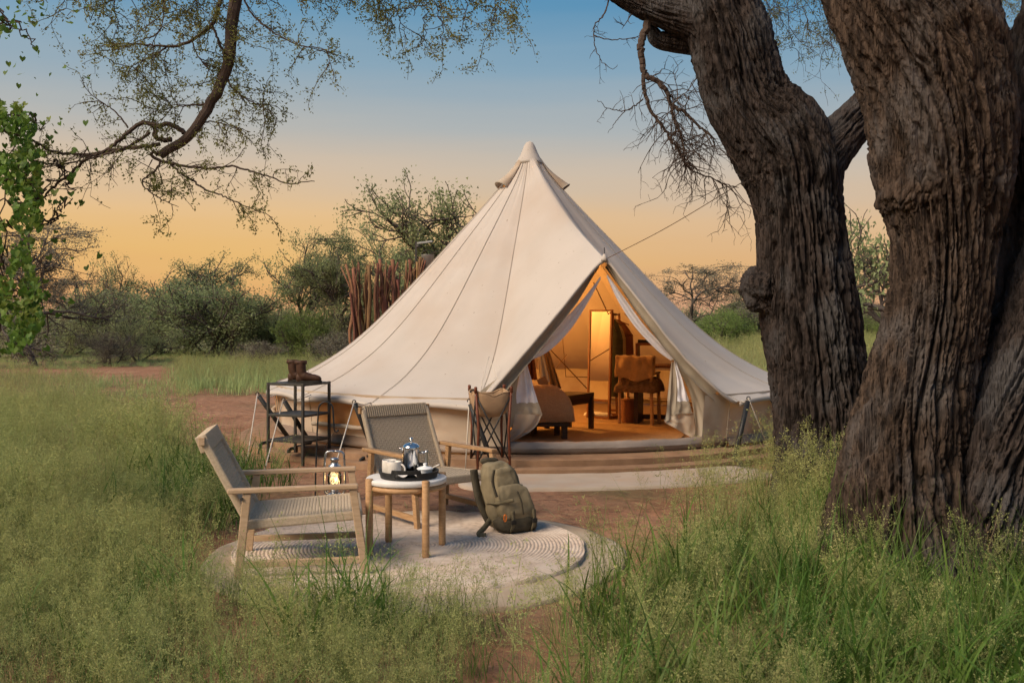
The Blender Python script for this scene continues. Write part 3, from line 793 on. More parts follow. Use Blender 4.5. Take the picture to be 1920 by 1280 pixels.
# clothes rail behind the mirror with hanging clothes
cr = mp_ + np.array([0.12, 0.35, 0])
rail = thing('clothes_rail', 'reddish wooden clothes rail behind the standing mirror', 'clothes rail', cr, R(-14))
for sy in (0.0, 0.62):
    MB().beam((0.16, sy, 0), (0.10, sy, 1.36), 0.03, 0.03).build('post', M['red_wood'], rail, bevel=0.002)
    MB().beam((-0.02, sy, 0.02), (0.30, sy, 0.02), 0.035, 0.03, up=(0, 0, 1)).build('foot', M['red_wood'], rail, bevel=0.002)
MB().tube([(0.10, -0.02, 1.34), (0.10, 0.64, 1.34)], 0.013, 10).build('bar', M['red_wood'], rail, True)
MB().tube([(0.145, 0.0, 0.30), (0.145, 0.62, 0.30)], 0.012, 8).build('bar', M['red_wood'], rail, True)
def garment(y, L, w, m, label, seed, cat='garment'):
    o = thing('hanging_garment', label, cat, (cr[0], cr[1], 0), R(-14), 'clothes on the rail')
    n, k = 26, 20
    A = np.zeros((n, k, 3))
    for i in range(n):
        q = i / (n - 1)
        ww = w * (0.22 + 0.78 * min(1, q * 5) ** 0.6) * (1 + 0.10 * q)
        for j in range(k):
            a = 2 * PI * j / (k - 1)
            d = 0.035 + 0.018 * math.sin(3 * a + seed) * q
            A[i, j] = (0.10 + ww / 2 * math.cos(a), y + d * math.sin(a) + 0.008 * math.sin(7 * a + seed) * q, 1.27 + FLOOR - L * q - (0.05 * abs(math.cos(a)) if i < 6 else 0) * min(1, q * 5) - 0.02 * math.sin(2 * a + seed) * q)
    MB().grid(A).build('cloth', m, o, True)
    MB().tube([(0.10, y, 1.27 + FLOOR), (0.10, y, 1.33 + FLOOR), (0.105, y, 1.36 + FLOOR), (0.12, y, 1.345 + FLOOR)], 0.004, 6).build('hook', M['iron_grey'], o, True)
    MB().tube([(0.10 - w / 2 * 0.8, y, 1.20 + FLOOR), (0.10, y, 1.275 + FLOOR), (0.10 + w / 2 * 0.8, y, 1.20 + FLOOR)], 0.008, 6).build('hanger', M['red_wood'], o, True)
garment(0.02, 1.02, 0.26, M['cloth_green'], 'long dark green coat hanging nearest the mirror on the rail', 0.4, 'coat')
garment(0.14, 0.95, 0.30, M['cloth_khaki'], 'khaki shirt hanging between the green coat and the brown jacket', 1.4, 'shirt')
garment(0.27, 0.80, 0.46, M['cloth_brown'], 'reddish brown jacket hanging on the clothes rail', 2.2, 'jacket')
# slippers
for k, (px, py, a) in enumerate(((1113, 779, 20), (1130, 781, 8))):
    s = FG(px, py)
    A = soft_box(0, 0, 0.0, 0.05, 0.09, 0.26, 0.8, k, 0.002, 12, 16)
    o = MB().grid(A).build('slipper', M['cloth_white'], None, True, thick=0.006)
    o.location = (s[0], s[1], FLOOR + 0.004); o.rotation_euler = (0, 0, R(70 + a))
    tag(o, ['pale slipper under the standing mirror, the one reaching past the frame', 'pale slipper under the standing mirror, beside the clothes rail foot'][k], 'slipper', 'slippers')
# desk chair with throw and fur
cp_ = FG(1192, 797)
dch = thing('desk_chair', 'slim wooden desk chair inside the tent with cloth over its back', 'chair', (cp_[0], cp_[1], FLOOR), R(-20))
for sx in (-1, 1):
    MB().beam((sx * 0.20, 0, 0), (sx * 0.19, -0.03, 0.78), 0.034, 0.034, taper=0.8).build('leg', M['teak'], dch, bevel=0.003)
    MB().beam((sx * 0.20, 0.42, 0), (sx * 0.19, 0.40, 0.60), 0.034, 0.034, taper=0.9).build('leg', M['teak'], dch, bevel=0.003)
    MB().beam((sx * 0.195, -0.02, 0.61), (sx * 0.195, 0.43, 0.62), 0.04, 0.022).build('armrest', M['teak'], dch, bevel=0.003)
    MB().beam((sx * 0.195, 0, 0.40), (sx * 0.195, 0.41, 0.42), 0.025, 0.04).build('seat_rail', M['teak'], dch, bevel=0.003)
MB().box((0, 0.2, 0.425), (0.40, 0.42, 0.04)).build('seat', M['cord'], dch, bevel=0.01)
MB().box((0, -0.025, 0.72), (0.40, 0.022, 0.12)).build('backrest', M['teak'], dch, bevel=0.004)
def cloth_over(cx, cy, z, w, front, back, seed, amp=0.02, bul=0.05):
    n, k = 34, 30
    A = np.zeros((n, k, 3))
    for i in range(n):
        q = i / (n - 1) * 2 - 1
        for j in range(k):
            u = j / (k - 1) * 2 - 1
            L = front if q < 0 else back
            zz = z - max(0, abs(q) - 0.12) / 0.88 * L * (1 + 0.10 * math.sin(u * 3 + seed))
            yy = cy + bul * np.tanh(q * 6) + 0.02 * q
            A[i, j] = (cx + u * w / 2, yy, zz)
    d = amp * pn(A[..., 0] * 9 + seed, A[..., 2] * 6, A[..., 1] * 6 + seed)
    A[..., 1] += d * 1.6; A[..., 2] += d * 0.5
    return MB().grid(A)
t1 = cloth_over(0, -0.03, 0.83, 0.46, 0.27, 0.22, 1.0, 0.034, 0.065).build('throw_blanket', M['throw'], None, True, thick=0.02)
t1.location = dch.location; t1.rotation_euler = dch.rotation_euler
tag(t1, 'ochre throw blanket folded over the desk chair back', 'blanket')
A = soft_box(0.0, 0.2, 0.40, 0.56, 0.50, 0.52, 0.5, 5.0, 0.03, 40, 40)
t2 = MB().grid(A).build('fur_throw', M['fur'], None, True, thick=0.03)
t2.location = dch.location; t2.rotation_euler = dch.rotation_euler
tag(t2, 'shaggy dark brown fur throw on the desk chair seat', 'fur throw')
# basket
wb = FG(1179, 792)
bk = thing('waste_basket', 'round reddish woven waste basket under the desk', 'basket', wb)
MB().lathe([(0.085, 0.002), (0.088, 0.01), (0.106, 0.27), (0.110, 0.285), (0.100, 0.285), (0.085, 0.03), (0.0001, 0.03)], 32).build('body', M['wicker'], bk, True)
MB().tube([(0.109 * math.cos(a), 0.109 * math.sin(a), 0.285) for a in np.linspace(0, 2 * PI, 33)], 0.008, 6).build('rim', M['wicker'], bk, True)
MB().lathe([(0.10, 0.286), (0.06, 0.297), (0.012, 0.30), (0.012, 0.32), (0.0001, 0.322)], 20).build('lid', M['wicker'], bk, True)
# desk
dk = FG(1238, 800)
desk = thing('desk', 'reddish wooden writing desk with raised shelf inside the tent', 'desk', (dk[0] + 0.22, dk[1] + 0.45, FLOOR), R(-16))
MB().box((0, 0, 0.70), (0.92, 0.50, 0.03)).build('top', M['red_wood'], desk, bevel=0.003)
MB().box((0, 0.12, 0.965), (0.92, 0.26, 0.028)).build('shelf', M['red_wood'], desk, bevel=0.003)
for sx in (-1, 1):
    MB().box((sx * 0.42, 0, 0.342), (0.05, 0.46, 0.684)).build('leg', M['dark_wood'], desk, bevel=0.003)
    MB().box((sx * 0.45, 0.12, 0.833), (0.02, 0.24, 0.234)).build('side_panel', M['red_wood'], desk, bevel=0.002)
MB().box((0, 0.2, 0.05), (0.78, 0.04, 0.06)).build('stretcher', M['dark_wood'], desk, bevel=0.002)
dloc = np.array(desk.location)
def on_desk(x, y, z):
    k, q = math.cos(R(-16)), math.sin(R(-16))
    return (dloc[0] + x * k - y * q, dloc[1] + x * q + y * k, dloc[2] + z)
o = MB().box((0, 0, 0.02), (0.14, 0.10, 0.04)).build('notebook', M['cloth_dark'], None, bevel=0.004); o.location = on_desk(-0.37, 0.10, 0.980); o.rotation_euler = (0, 0, R(-16))
tag(o, 'small black box at the end of the desk shelf', 'box')
o = MB().box((0, 0, 0.022), (0.12, 0.09, 0.044)).build('note_pad', M['paper'], None, bevel=0.002); o.location = on_desk(-0.22, 0.10, 0.980); o.rotation_euler = (0, 0, R(-16))
tag(o, 'cream paper pad on the desk shelf beside the black box', 'note pad')
bkc = [M['cloth_dark'], M['cloth_brown'], M['cloth_dark'], M['cloth_green']]
bklab = ['tall black book standing on the desk shelf nearest the pad', 'brown book standing second along the desk shelf', 'short black book standing third along the desk shelf', 'green book standing last along the desk shelf']
for k in range(4):
    h = (0.17, 0.14, 0.12, 0.15)[k]
    bb = thing('book', bklab[k], 'book', on_desk(-0.11 + 0.045 * k, 0.12, 0.9795), R(-16), 'books on the desk')
    MB().box((0, 0, h / 2), (0.036, 0.13, h)).build('cover', bkc[k], bb, bevel=0.002)
    MB().box((0, -0.004, h / 2), (0.028, 0.128, h - 0.008 + 0.012)).build('pages', M['paper'], bb)
# towels and clothes hanging at the far side of the bed, white pillow
for k, (px, m_, lab) in enumerate(((996, M['cloth_brown'], 'dark striped cloth hanging behind the curtain above the bed'), (1012, M['cloth_white'], 'white towel hanging between the dark cloth and the brown bag above the bed'), (1022, M['throw'], 'brown canvas bag hanging next to the white towel'))):
    Y = 11.5
    a = np.array([P(px - 8 + 2 * k, 640 + 6 * k, Y), P(px + (14 if k else 8), (712, 716, 728)[k], Y)])
    A = np.zeros((20, 14, 3))
    for i in range(20):
        q = i / 19
        for j in range(14):
            u = j / 13
            A[i, j] = (a[0][0] + (0.02 + (a[1][0] - a[0][0]) * (0.35 + 0.65 * q)) * u + 0.04 * k * q, Y + 0.03 * math.sin(u * 14 + k) * (0.3 + q), a[0][2] + (a[1][2] - a[0][2]) * q)
    o = MB().grid(A).build(('striped_cloth', 'towel', 'cloth_bag')[k], m_, None, True, thick=0.008)
    tag(o, lab, ('cloth', 'towel', 'bag')[k])
# ------------------------------------------------------------------ rugs and mats outside
RUG = np.array([-0.60, 6.06]); MATC = np.array([-0.56, 5.95])
def wob(th, seed, amp):
    return amp * (pn(np.cos(th) * 1.5 + seed, np.sin(th) * 1.5, seed) + 0.4 * pn(np.cos(th) * 5, np.sin(th) * 5, seed + 3))
def disc_mesh(name, rad, nr, na, zf, seed, amp, smooth=True):
    th = np.linspace(0, 2 * PI, na, endpoint=False)
    rr = np.linspace(0.004, 1.0, nr)
    T, Q = np.meshgrid(th, rr)
    Rr = rad * Q * (1 + wob(T, seed, amp) * Q ** 2)
    Z = zf(Rr, Q, T)
    V = np.stack([Rr * np.cos(T), Rr * np.sin(T), Z], -1)
    I = np.arange(nr * na).reshape(nr, na)
    F = np.stack([I[:-1], np.roll(I[:-1], -1, 1), np.roll(I[1:], -1, 1), I[1:]], -1).reshape(-1, 4)
    V = V.reshape(-1, 3)
    # skirt down to the ground
    edge = V[-na:].copy(); edge[:, 2] = -0.02
    k = len(V); J = np.arange(na)
    F = np.vstack([F, np.stack([I[-1], np.roll(I[-1], -1), k + np.roll(J, -1), k + J], -1)])
    return np_mesh(name, np.vstack([V, edge]), F, smooth)
me = disc_mesh('ground_mat', 1.235, 60, 200, lambda r, q, t: 0.010 + 0.006 * pn(r * np.cos(t) * 3, r * np.sin(t) * 3, 1.0) * q + 0.010 * np.clip(pn(np.cos(t) * 4, np.sin(t) * 4, 3.0), 0, 1) * np.clip((q - 0.9) / 0.1, 0, 1), 2.0, 0.03)
gm = link('ground_mat', me, M['mat_cloth']); gm.location = (MATC[0], MATC[1], 0.002)
tag(gm, 'beige felt ground mat spread beneath the braided round rug', 'mat')
def rugz(r, q, t):
    ring = np.abs(np.sin(PI * r / 0.0225 + 0.3 * pn(np.cos(t) * 2, np.sin(t) * 2, 5.0)))
    edge = np.clip((q - 0.90) / 0.10, 0, 1)
    wav = 0.020 * np.clip(pn(np.cos(t) * 6, np.sin(t) * 6, 2.0) + 0.15, 0, 1) * edge
    return 0.026 + 0.0065 * ring + 0.004 * pn(r * np.cos(t) * 4, r * np.sin(t) * 4, 8.0) + wav
me = disc_mesh('round_rug', 1.055, 240, 260, rugz, 4.0, 0.028)
rg = link('round_rug', me, M['rug']); rg.location = (RUG[0], RUG[1], 0.004)
tag(rg, 'round cream braided rug under the chairs and side table', 'rug')
# runner in front of the tent door
cs = [G(1384, 876), G(1462, 893), G(1240, 913), G(900, 918), G(872, 895), G(960, 888)]
out = smooth_path(np.array(cs + [cs[0]]), 90)[:-1]
cen = out.mean(0)
rowsA = []
for q in np.linspace(0.02, 1.0, 16):
    p = cen + (out - cen) * q
    p[:, 2] = 0.016 + 0.006 * pn(p[:, 0] * 3, p[:, 1] * 5, 1.3) + 0.012 * np.clip(pn(p[:, 0] * 2.2, p[:, 1] * 2.2, 6.0), 0, 1) * max(0, (q - 0.85) / 0.15)
    rowsA.append(np.vstack([p, p[:1]]))
p = rowsA[-1].copy(); p[:, 2] = -0.02; rowsA.append(p)
o = MB().grid(np.array(rowsA)).build('door_mat', M['mat_pale'], None, True)
tag(o, 'long pale mat lying in front of the tent doorway', 'mat')

# ------------------------------------------------------------------ lounge chairs
def weave(w, l, nx, ny, amp=0.0045, fill=0.74):
    """woven cord panel, u across, v along; each crossing goes over or under"""
    m = MB(); pu, pv = w / nx, l / ny
    for i in range(nx):
        u = -w / 2 + (i + 0.5) * pu
        v = np.linspace(0, l, ny * 2 + 1)
        z = amp * np.sin(np.arange(len(v)) * PI / 2.0 + (0 if i % 2 else PI)) 
        A = np.stack([np.stack([np.full_like(v, u + s * pu * fill / 2), v, z - abs(s) * 0.0016], -1) for s in (-1, 0, 1)], 0)
        m.grid(A)
    for j in range(ny):
        v = (j + 0.5) * pv
        u = np.linspace(-w / 2, w / 2, nx * 2 + 1)
        z = -amp * np.sin(np.arange(len(u)) * PI / 2.0 + (0 if j % 2 else PI))
        A = np.stack([np.stack([u, np.full_like(u, v + s * pv * fill / 2), z - abs(s) * 0.0016], -1) for s in (-1, 0, 1)], 0)
        m.grid(A)
    return m
def xform(m, o, ux, uy, uz):
    B = np.array([ux, uy, uz], float)
    m.v = [np.vstack(m.v) @ B + np.asarray(o, float)]
    return m
def lounge_chair(loc, rz, label, wood):
    """x forward, y sideways"""
    t = thing('lounge_chair', label, 'chair', loc, rz, 'woven lounge chairs')
    HW = 0.325
    for s in (-1, 1):
        MB().beam((0.00, s * HW, 0), (0.045, s * HW, 0.445), 0.030, 0.043, up=(1, 0, 0)).build('leg', wood, t, bevel=0.004)
        MB().beam((0.665, s * HW, 0), (0.600, s * HW, 0.452), 0.030, 0.042, up=(1, 0, 0)).build('leg', wood, t, bevel=0.004)
        MB().beam((-0.055, s * HW, 0.460), (0.627, s * HW, 0.468), 0.050, 0.026).build('armrest', wood, t, bevel=0.006)
        MB().beam((0.03, s * (HW - 0.002), 0.070), (0.64, s * (HW - 0.002), 0.070), 0.028, 0.036).build('stretcher', wood, t, bevel=0.003)
        MB().beam((0.02, s * 0.280, 0.270), (0.63, s * 0.280, 0.305), 0.03, 0.052).build('seat_rail', M['cord'], t, bevel=0.010)
        MB().beam((0.06, s * 0.276, 0.255), (-0.185, s * 0.270, 0.725), 0.028, 0.042, up=(1, 0, 0)).build('back_rail', M['cord'], t, bevel=0.010)
        MB().tube([(0.02, s * (HW + 0.018), 0.42), (0.02, s * (HW + 0.022), 0.42)], 0.009, 10).build('bolt', M['iron_grey'], t)
        MB().beam((-0.191, s * 0.2785, 0.722), (-0.191, s * 0.298, 0.722), 0.034, 0.046).build('rail_end', wood, t, bevel=0.004)
    MB().beam((0.03, -HW, 0.255), (0.03, HW, 0.255), 0.032, 0.045).build('rear_rail', wood, t, bevel=0.003)
    MB().beam((0.635, -0.28, 0.302), (0.635, 0.28, 0.302), 0.032, 0.060).build('front_rail', M['cord'], t, bevel=0.012)
    MB().beam((-0.190, -0.277, 0.722), (-0.190, 0.277, 0.722), 0.032, 0.050).build('top_rail', M['cord'], t, bevel=0.013)
    L = math.hypot(0.61, 0.035)
    sx = np.array([0.61, 0, 0.035]) / L
    for nm, z in (('seat', 0.290), ('seat_underside', 0.268)):
        m = weave(0.535, L, 30, 34)
        xform(m, (0.02, 0, z), (0, 1, 0), sx, np.cross((0, 1, 0), sx) * -1).build(nm, M['cord'], t, True)
    b = np.array([-0.245, 0, 0.465]); L = np.linalg.norm(b); b /= L
    m = weave(0.53, L, 30, 30, fill=0.74)
    xform(m, (0.06, 0, 0.255), (0, 1, 0), b, np.cross((0, 1, 0), b)).build('backrest', M['cord'], t, True)
    m = MB()
    for k in range(30):
        y = -0.257 + k * 0.514 / 29
        m.beam((-0.170, y, 0.665), (-0.203, y, 0.748), 0.012, 0.062, up=(1, 0, 0))
    m.build('cord_wrap', M['cord'], t, bevel=0.004)
    return t
lounge_chair((-1.505, 5.59, 0.036), R(10), 'low woven lounge chair seen from its side at the grass edge', M['teak_pale'])
lounge_chair((-0.76, 7.26, 0.020), R(-53), 'low woven lounge chair standing behind the side table, facing the backpack', M['teak'])

# ------------------------------------------------------------------ side table and what stands on it
TB = np.array([-0.628, 5.93]); TZ = 0.036
tab = thing('side_table', 'round white stone-topped side table with four wooden legs', 'table', (TB[0], TB[1], TZ))
MB().lathe([(0.0001, 0.402), (0.232, 0.402), (0.238, 0.406), (0.239, 0.426), (0.235, 0.432), (0.0001, 0.432)], 64).build('top', M['marble'], tab, True)
for k in range(4):
    a = R(-57 + 90 * k)
    c = 0.242
    m = MB().lathe([(0.019, 0.0), (0.0215, 0.01), (0.0225, 0.436), (0.0205, 0.440), (0.0001, 0.440)], 16, (c * math.cos(a), c * math.sin(a), 0))
    m.build('leg', M['teak'], tab, True)
for k in range(2):
    a = R(-57 + 90 * k)
    d = np.array([math.cos(a), math.sin(a), 0]) * 0.225
    MB().beam(-d + [0, 0, 0.370 - 0.003 * k], d + [0, 0, 0.370 - 0.003 * k], 0.030, 0.058).build('cross_rail', M['teak'], tab, bevel=0.003)
for k in range(4):
    a, b = R(-57 + 90 * k), R(33 + 90 * k)
    MB().tube([(0.222 * math.cos(q), 0.222 * math.sin(q), 0.382) for q in np.linspace(a + 0.1, b - 0.1, 10)], 0.016, 8).build('apron', M['teak'], tab, True)
TT = TZ + 0.433
tray = thing('serving_tray', 'round black serving tray with cut-out handles on the side table', 'tray', (TB[0] + 0.015, TB[1] - 0.01, TT))
MB().lathe([(0.0001, 0.0), (0.160, 0.0), (0.165, 0.004), (0.165, 0.007), (0.0001, 0.007)], 64).build('base', M['black_tray'], tray, True)
def tray_wall():
    m = MB(); n = 180
    top, rows_ = [], []
    for j in range(n + 1):
        a = 2 * PI * j / n
        d1 = abs((a + PI / 2 + PI) % (2 * PI) - PI); d2 = abs((a - PI / 2 + PI) % (2 * PI) - PI)
        d = min(d1, d2)
        h = 0.042 + (0.020 if d < 0.50 else 0.0)
        lo_, hi_ = (0.010, 0.038) if d < 0.36 else (0.024, 0.024)
        rows_.append((a, h, lo_, hi_))
    def pt(a, z, rr): return (rr * math.cos(a), rr * math.sin(a), z)
    for rr in (0.168, 0.161):
        for z0, z1 in (('b', 'l'), ('l2', 't')):
            A = []
            for a, h, l, u in rows_:
                A.append([pt(a, 0.002 if z0 == 'b' else u, rr + (0.008 if z0 != 'b' else 0)), pt(a, l if z1 == 'l' else h, rr + (0.004 if z1 == 'l' else 0.010))])
            m.grid(np.array(A))
    A = [[pt(a, h, 0.178), pt(a, h, 0.171)] for a, h, l, u in rows_]
    m.grid(np.array(A))
    return m
tray_wall().build('rim_wall', M['black_tray'], tray, True)
TO = np.array(tray.location)
def mug(dx, dy, label, ha):
    o = thing('mug', label, 'mug', (TO[0] + dx, TO[1] + dy, TO[2] + 0.0075), ha, 'stoneware mugs on the tray')
    MB().lathe([(0.0001, 0.0), (0.040, 0.0), (0.043, 0.004), (0.043, 0.090), (0.0415, 0.093), (0.039, 0.090), (0.039, 0.010), (0.0001, 0.009)], 36).build('body', M['ceramic'], o, True)
    MB().tube([(0.041 + 0.030 * math.sin(a), 0, 0.047 + 0.030 * math.cos(a)) for a in np.linspace(0.1, PI - 0.1, 12)], 0.006, 8).build('handle', M['ceramic'], o, True)
mug(-0.082, -0.052, 'pale stoneware mug at the front of the tray, handle towards the coffee pot', R(-20))
mug(-0.118, 0.012, 'pale stoneware mug standing behind the front mug on the tray', R(120))
pot = thing('coffee_press', 'shiny steel coffee press with side handle on the tray', 'coffee pot', (TO[0] + 0.008, TO[1] + 0.055, TO[2] + 0.0075))
MB().lathe([(0.0001, 0.0), (0.049, 0.0), (0.051, 0.003), (0.051, 0.150), (0.0525, 0.152), (0.0525, 0.158), (0.049, 0.158)], 48).build('body', M['steel'], pot, True)
plid = MB().lathe([(0.0545, 0.156), (0.0545, 0.163), (0.050, 0.172), (0.036, 0.184), (0.014, 0.190), (0.0001, 0.191)], 48).build('lid', M['steel'], pot, True)
MB().lathe([(0.005, 0.190), (0.005, 0.203), (0.013, 0.207), (0.015, 0.213), (0.011, 0.219), (0.0001, 0.220)], 20).build('knob', M['steel'], plid, True)
MB().tube([(0.050, -0.004, 0.130), (0.094, -0.006, 0.130)], 0.0075, 10).build('handle_bar', M['steel_dull'], pot, True)
MB().tube(smooth_path([(0.091, -0.006, 0.142), (0.092, -0.006, 0.10), (0.090, -0.006, 0.06), (0.078, -0.006, 0.030), (0.056, -0.005, 0.020)], 16), 0.0095, 10).build('handle', M['steel_dull'], pot, True)
MB().tube([(0.056, -0.030, 0.024), (0.066, -0.036, 0.022)], 0.010, 10).build('spout_cap', M['rubber'], pot, True)
MB().tube(smooth_path([(-0.046, 0, 0.140), (-0.060, 0, 0.150), (-0.068, 0, 0.158)], 6), [0.014, 0.012, 0.010, 0.009, 0.008, 0.008], 8).build('spout', M['steel'], pot, True)
bowl = thing('sugar_bowl', 'small white lidded sugar bowl on the tray beside the coffee press', 'sugar bowl', (TO[0] + 0.098, TO[1] - 0.02, TO[2] + 0.0075))
MB().lathe([(0.0001, 0.0), (0.034, 0.0), (0.041, 0.006), (0.044, 0.040), (0.0455, 0.042), (0.0001, 0.042)], 36).build('body', M['enamel'], bowl, True)
MB().lathe([(0.050, 0.043), (0.049, 0.047), (0.036, 0.055), (0.012, 0.060), (0.009, 0.066), (0.013, 0.072), (0.010, 0.077), (0.0001, 0.078)], 36).build('lid', M['enamel'], bowl, True)
sp = MB().tube([(0.045, 0.0, 0.050), (0.078, -0.004, 0.066), (0.086, -0.005, 0.070)], [0.004, 0.0045, 0.005], 8)
o = sp.build('spoon', M['ceramic'], None, True); o.location = bowl.location
tag(o, 'pale spoon handle sticking out of the sugar bowl', 'spoon')
A = np.zeros((8, 22, 3))
for i in range(8):
    for j in range(22):
        u = j / 21 * 2 - 1
        A[i, j] = (u * 0.062, -0.055 + i * 0.012, 0.014 + 0.012 * math.sin(u * 4 + 0.6) * (0.5 + 0.5 * math.cos(i * 0.7)) + 0.006 * math.sin(i * 1.1))
A[..., 2] += 0.006
o = MB().grid(A).build('napkin', M['cloth_white'], None, True, thick=0.004); o.location = (TO[0] + 0.01, TO[1] - 0.05, TO[2] + 0.004)
tag(o, 'folded white napkin inside the tray behind its handle slot', 'napkin')

# ------------------------------------------------------------------ backpack
bp = thing('backpack', 'olive brown rucksack standing on the rug against the chair', 'backpack', (-0.015, 6.52, 0.034), R(28))
def superblob(c, size, lean=(0, 0), e=3.0, seed=0, amp=0.01, n=44, m=30, taper=0.0):
    ph = np.linspace(-PI / 2, PI / 2, m)[:, None]; th = np.linspace(0, 2 * PI, n)[None, :]
    f = lambda x, p: np.sign(x) * np.abs(x) ** p
    p = 2.0 / e
    X = f(np.cos(ph), p) * f(np.cos(th), p); Y = f(np.cos(ph), p) * f(np.sin(th), p); Z = f(np.sin(ph), p) * np.ones_like(th)
    k = 1 - taper * (Z + 1) / 2
    V = np.stack([X * k * size[0] / 2, Y * k * size[1] / 2, Z * size[2] / 2], -1)
    nz = amp * (pn(V[..., 0] * 14 + seed, V[..., 1] * 14, V[..., 2] * 9 + seed) + 0.6 * pn(V[..., 0] * 34, V[..., 1] * 34, V[..., 2] * 24 + seed))
    rr = np.stack([X, Y, Z * 0.5], -1); rr /= (np.linalg.norm(rr, axis=-1)[..., None] + 1e-9)
    V = V + rr * nz[..., None]
    V[:, -1] = V[:, 0]
    V[..., 0] += lean[0] * (V[..., 2] + size[2] / 2); V[..., 1] += lean[1] * (V[..., 2] + size[2] / 2)
    return V + np.asarray(c, float)
LEAN = (-0.16, 0.10)
def lean_at(z): return np.array([LEAN[0] * z, LEAN[1] * z, 0])
MB().grid(superblob((0, 0, 0.235), (0.31, 0.20, 0.47), LEAN, 4.2, 1, 0.013, taper=0.32)).build('main_bag', M['pack'], bp, True)
MB().grid(superblob(np.array((0.025, -0.098, 0.205)) + lean_at(0.09), (0.262, 0.115, 0.245), LEAN, 4.4, 4, 0.013, taper=0.20)).build('front_pocket', M['pack'], bp, True)
MB().grid(superblob(np.array((0.012, -0.070, 0.315)) + lean_at(0.22), (0.215, 0.09, 0.25), LEAN, 4.2, 9, 0.012, taper=0.34)).build('upper_pocket', M['pack'], bp, True)
MB().grid(superblob(np.array((0.01, -0.075, 0.062)), (0.29, 0.15, 0.13), LEAN, 3.0, 12, 0.012)).build('bottom_pocket', M['pack_dark'], bp, True)
MB().grid(superblob(np.array((0.135, 0.0, 0.12)), (0.06, 0.13, 0.20), LEAN, 3.0, 15, 0.008)).build('side_pocket', M['pack'], bp, True)
def strap(pts, w, name, m, thick=0.006, n=24):
    p = smooth_path(pts, n)
    T = np.gradient(p, axis=0); T /= np.linalg.norm(T, axis=1)[:, None]
    side = np.cross(T, (0.25, -1.0, 0.3)); side /= (np.linalg.norm(side, axis=1)[:, None] + 1e-9)
    return MB().grid(np.stack([p - side * w / 2, p, p + side * w / 2], 0)).build(name, m, bp, True, thick=thick)
for x in (-0.06, 0.09):
    so = strap([np.array((x, -0.158, 0.16)), np.array((x, -0.165, 0.085)), np.array((x - 0.005, -0.152, 0.03)), np.array((x, -0.09, 0.004))], 0.026, 'compression_strap', M['webbing'])
    MB().box((x, -0.170, 0.085), (0.034, 0.012, 0.030)).build('buckle', M['rubber'], so, bevel=0.003)
strap([np.array((-0.135, -0.03, 0.20)) + lean_at(0.2), np.array((-0.10, -0.125, 0.215)) + lean_at(0.2), np.array((-0.02, -0.175, 0.235)) + lean_at(0.2)], 0.024, 'side_strap', M['webbing'])
strap([np.array((-0.09, -0.130, 0.44)) + lean_at(0.42), np.array((-0.115, -0.135, 0.36)) + lean_at(0.36), np.array((-0.118, -0.155, 0.26)) + lean_at(0.26)], 0.018, 'zip', M['pack_dark'])
strap([np.array((0.02, -0.172, 0.29)) + lean_at(0.27), np.array((0.03, -0.180, 0.22)) + lean_at(0.2), np.array((0.03, -0.176, 0.13)) + lean_at(0.12)], 0.010, 'zip', M['pack_dark'])
strap([np.array((-0.14, 0.06, 0.42)) + lean_at(0.42), np.array((-0.150, 0.05, 0.33)) + lean_at(0.33), np.array((-0.166, 0.02, 0.20)) + lean_at(0.18), np.array((-0.150, 0.00, 0.07))], 0.05, 'shoulder_strap', M['pack_dark'], 0.018)
strap([np.array((-0.145, -0.02, 0.09)), np.array((-0.21, -0.06, 0.045)), np.array((-0.27, -0.10, 0.012)), np.array((-0.235, -0.13, 0.006))], 0.035, 'hip_belt', M['webbing'], 0.010)
MB().grid(superblob(np.array((-0.02, 0.06, 0.47)) + lean_at(0.46), (0.13, 0.05, 0.05), (0, 0), 2.4, 3, 0.004, 24, 16)).build('grab_handle', M['pack_dark'], bp, True)
q = [np.array((-0.118, -0.160 - 0.002, 0.12)) + np.array((0.009 * math.cos(a), 0, 0.024 * math.sin(a))) for a in np.linspace(0, 2 * PI, 16)]
MB().tube(q, 0.004, 6).build('carabiner', M['orange'], bp, True)

bp.scale = (1.02, 1.02, 0.93)

# ------------------------------------------------------------------ shelf rack and boots
U = np.array([-0.90, 0.436, 0]); Vv = np.array([0.436, 0.90, 0])
rk = thing('shelf_rack', 'open black iron shelf rack with three tiers by the tent', 'shelf', (-2.01, 9.57, 0))
SW = 0.42
cor = [np.zeros(3), U * SW, U * SW + Vv * SW, Vv * SW]
for c in cor:
    MB().box(c + [0, 0, 0.395], (0.024, 0.024, 0.79), rz=R(-26)).build('post', M['iron_grey'], rk, bevel=0.002)
for z in (0.775, 0.475, 0.225):
    for k in range(4):
        a, b = cor[k], cor[(k + 1) % 4]
        d = (b - a) / SW
        MB().beam(a + d * 0.0122 + [0, 0, z], b - d * 0.0122 + [0, 0, z], 0.022, 0.022).build('rail', M['iron_grey'], rk, bevel=0.002)
    c = (cor[0] + cor[2]) / 2 + [0, 0, z + 0.004]
    MB().box(c, (SW - 0.024, SW - 0.024, 0.008), rz=R(-26)).build('shelf_board', M['iron_grey'], rk, bevel=0.001)
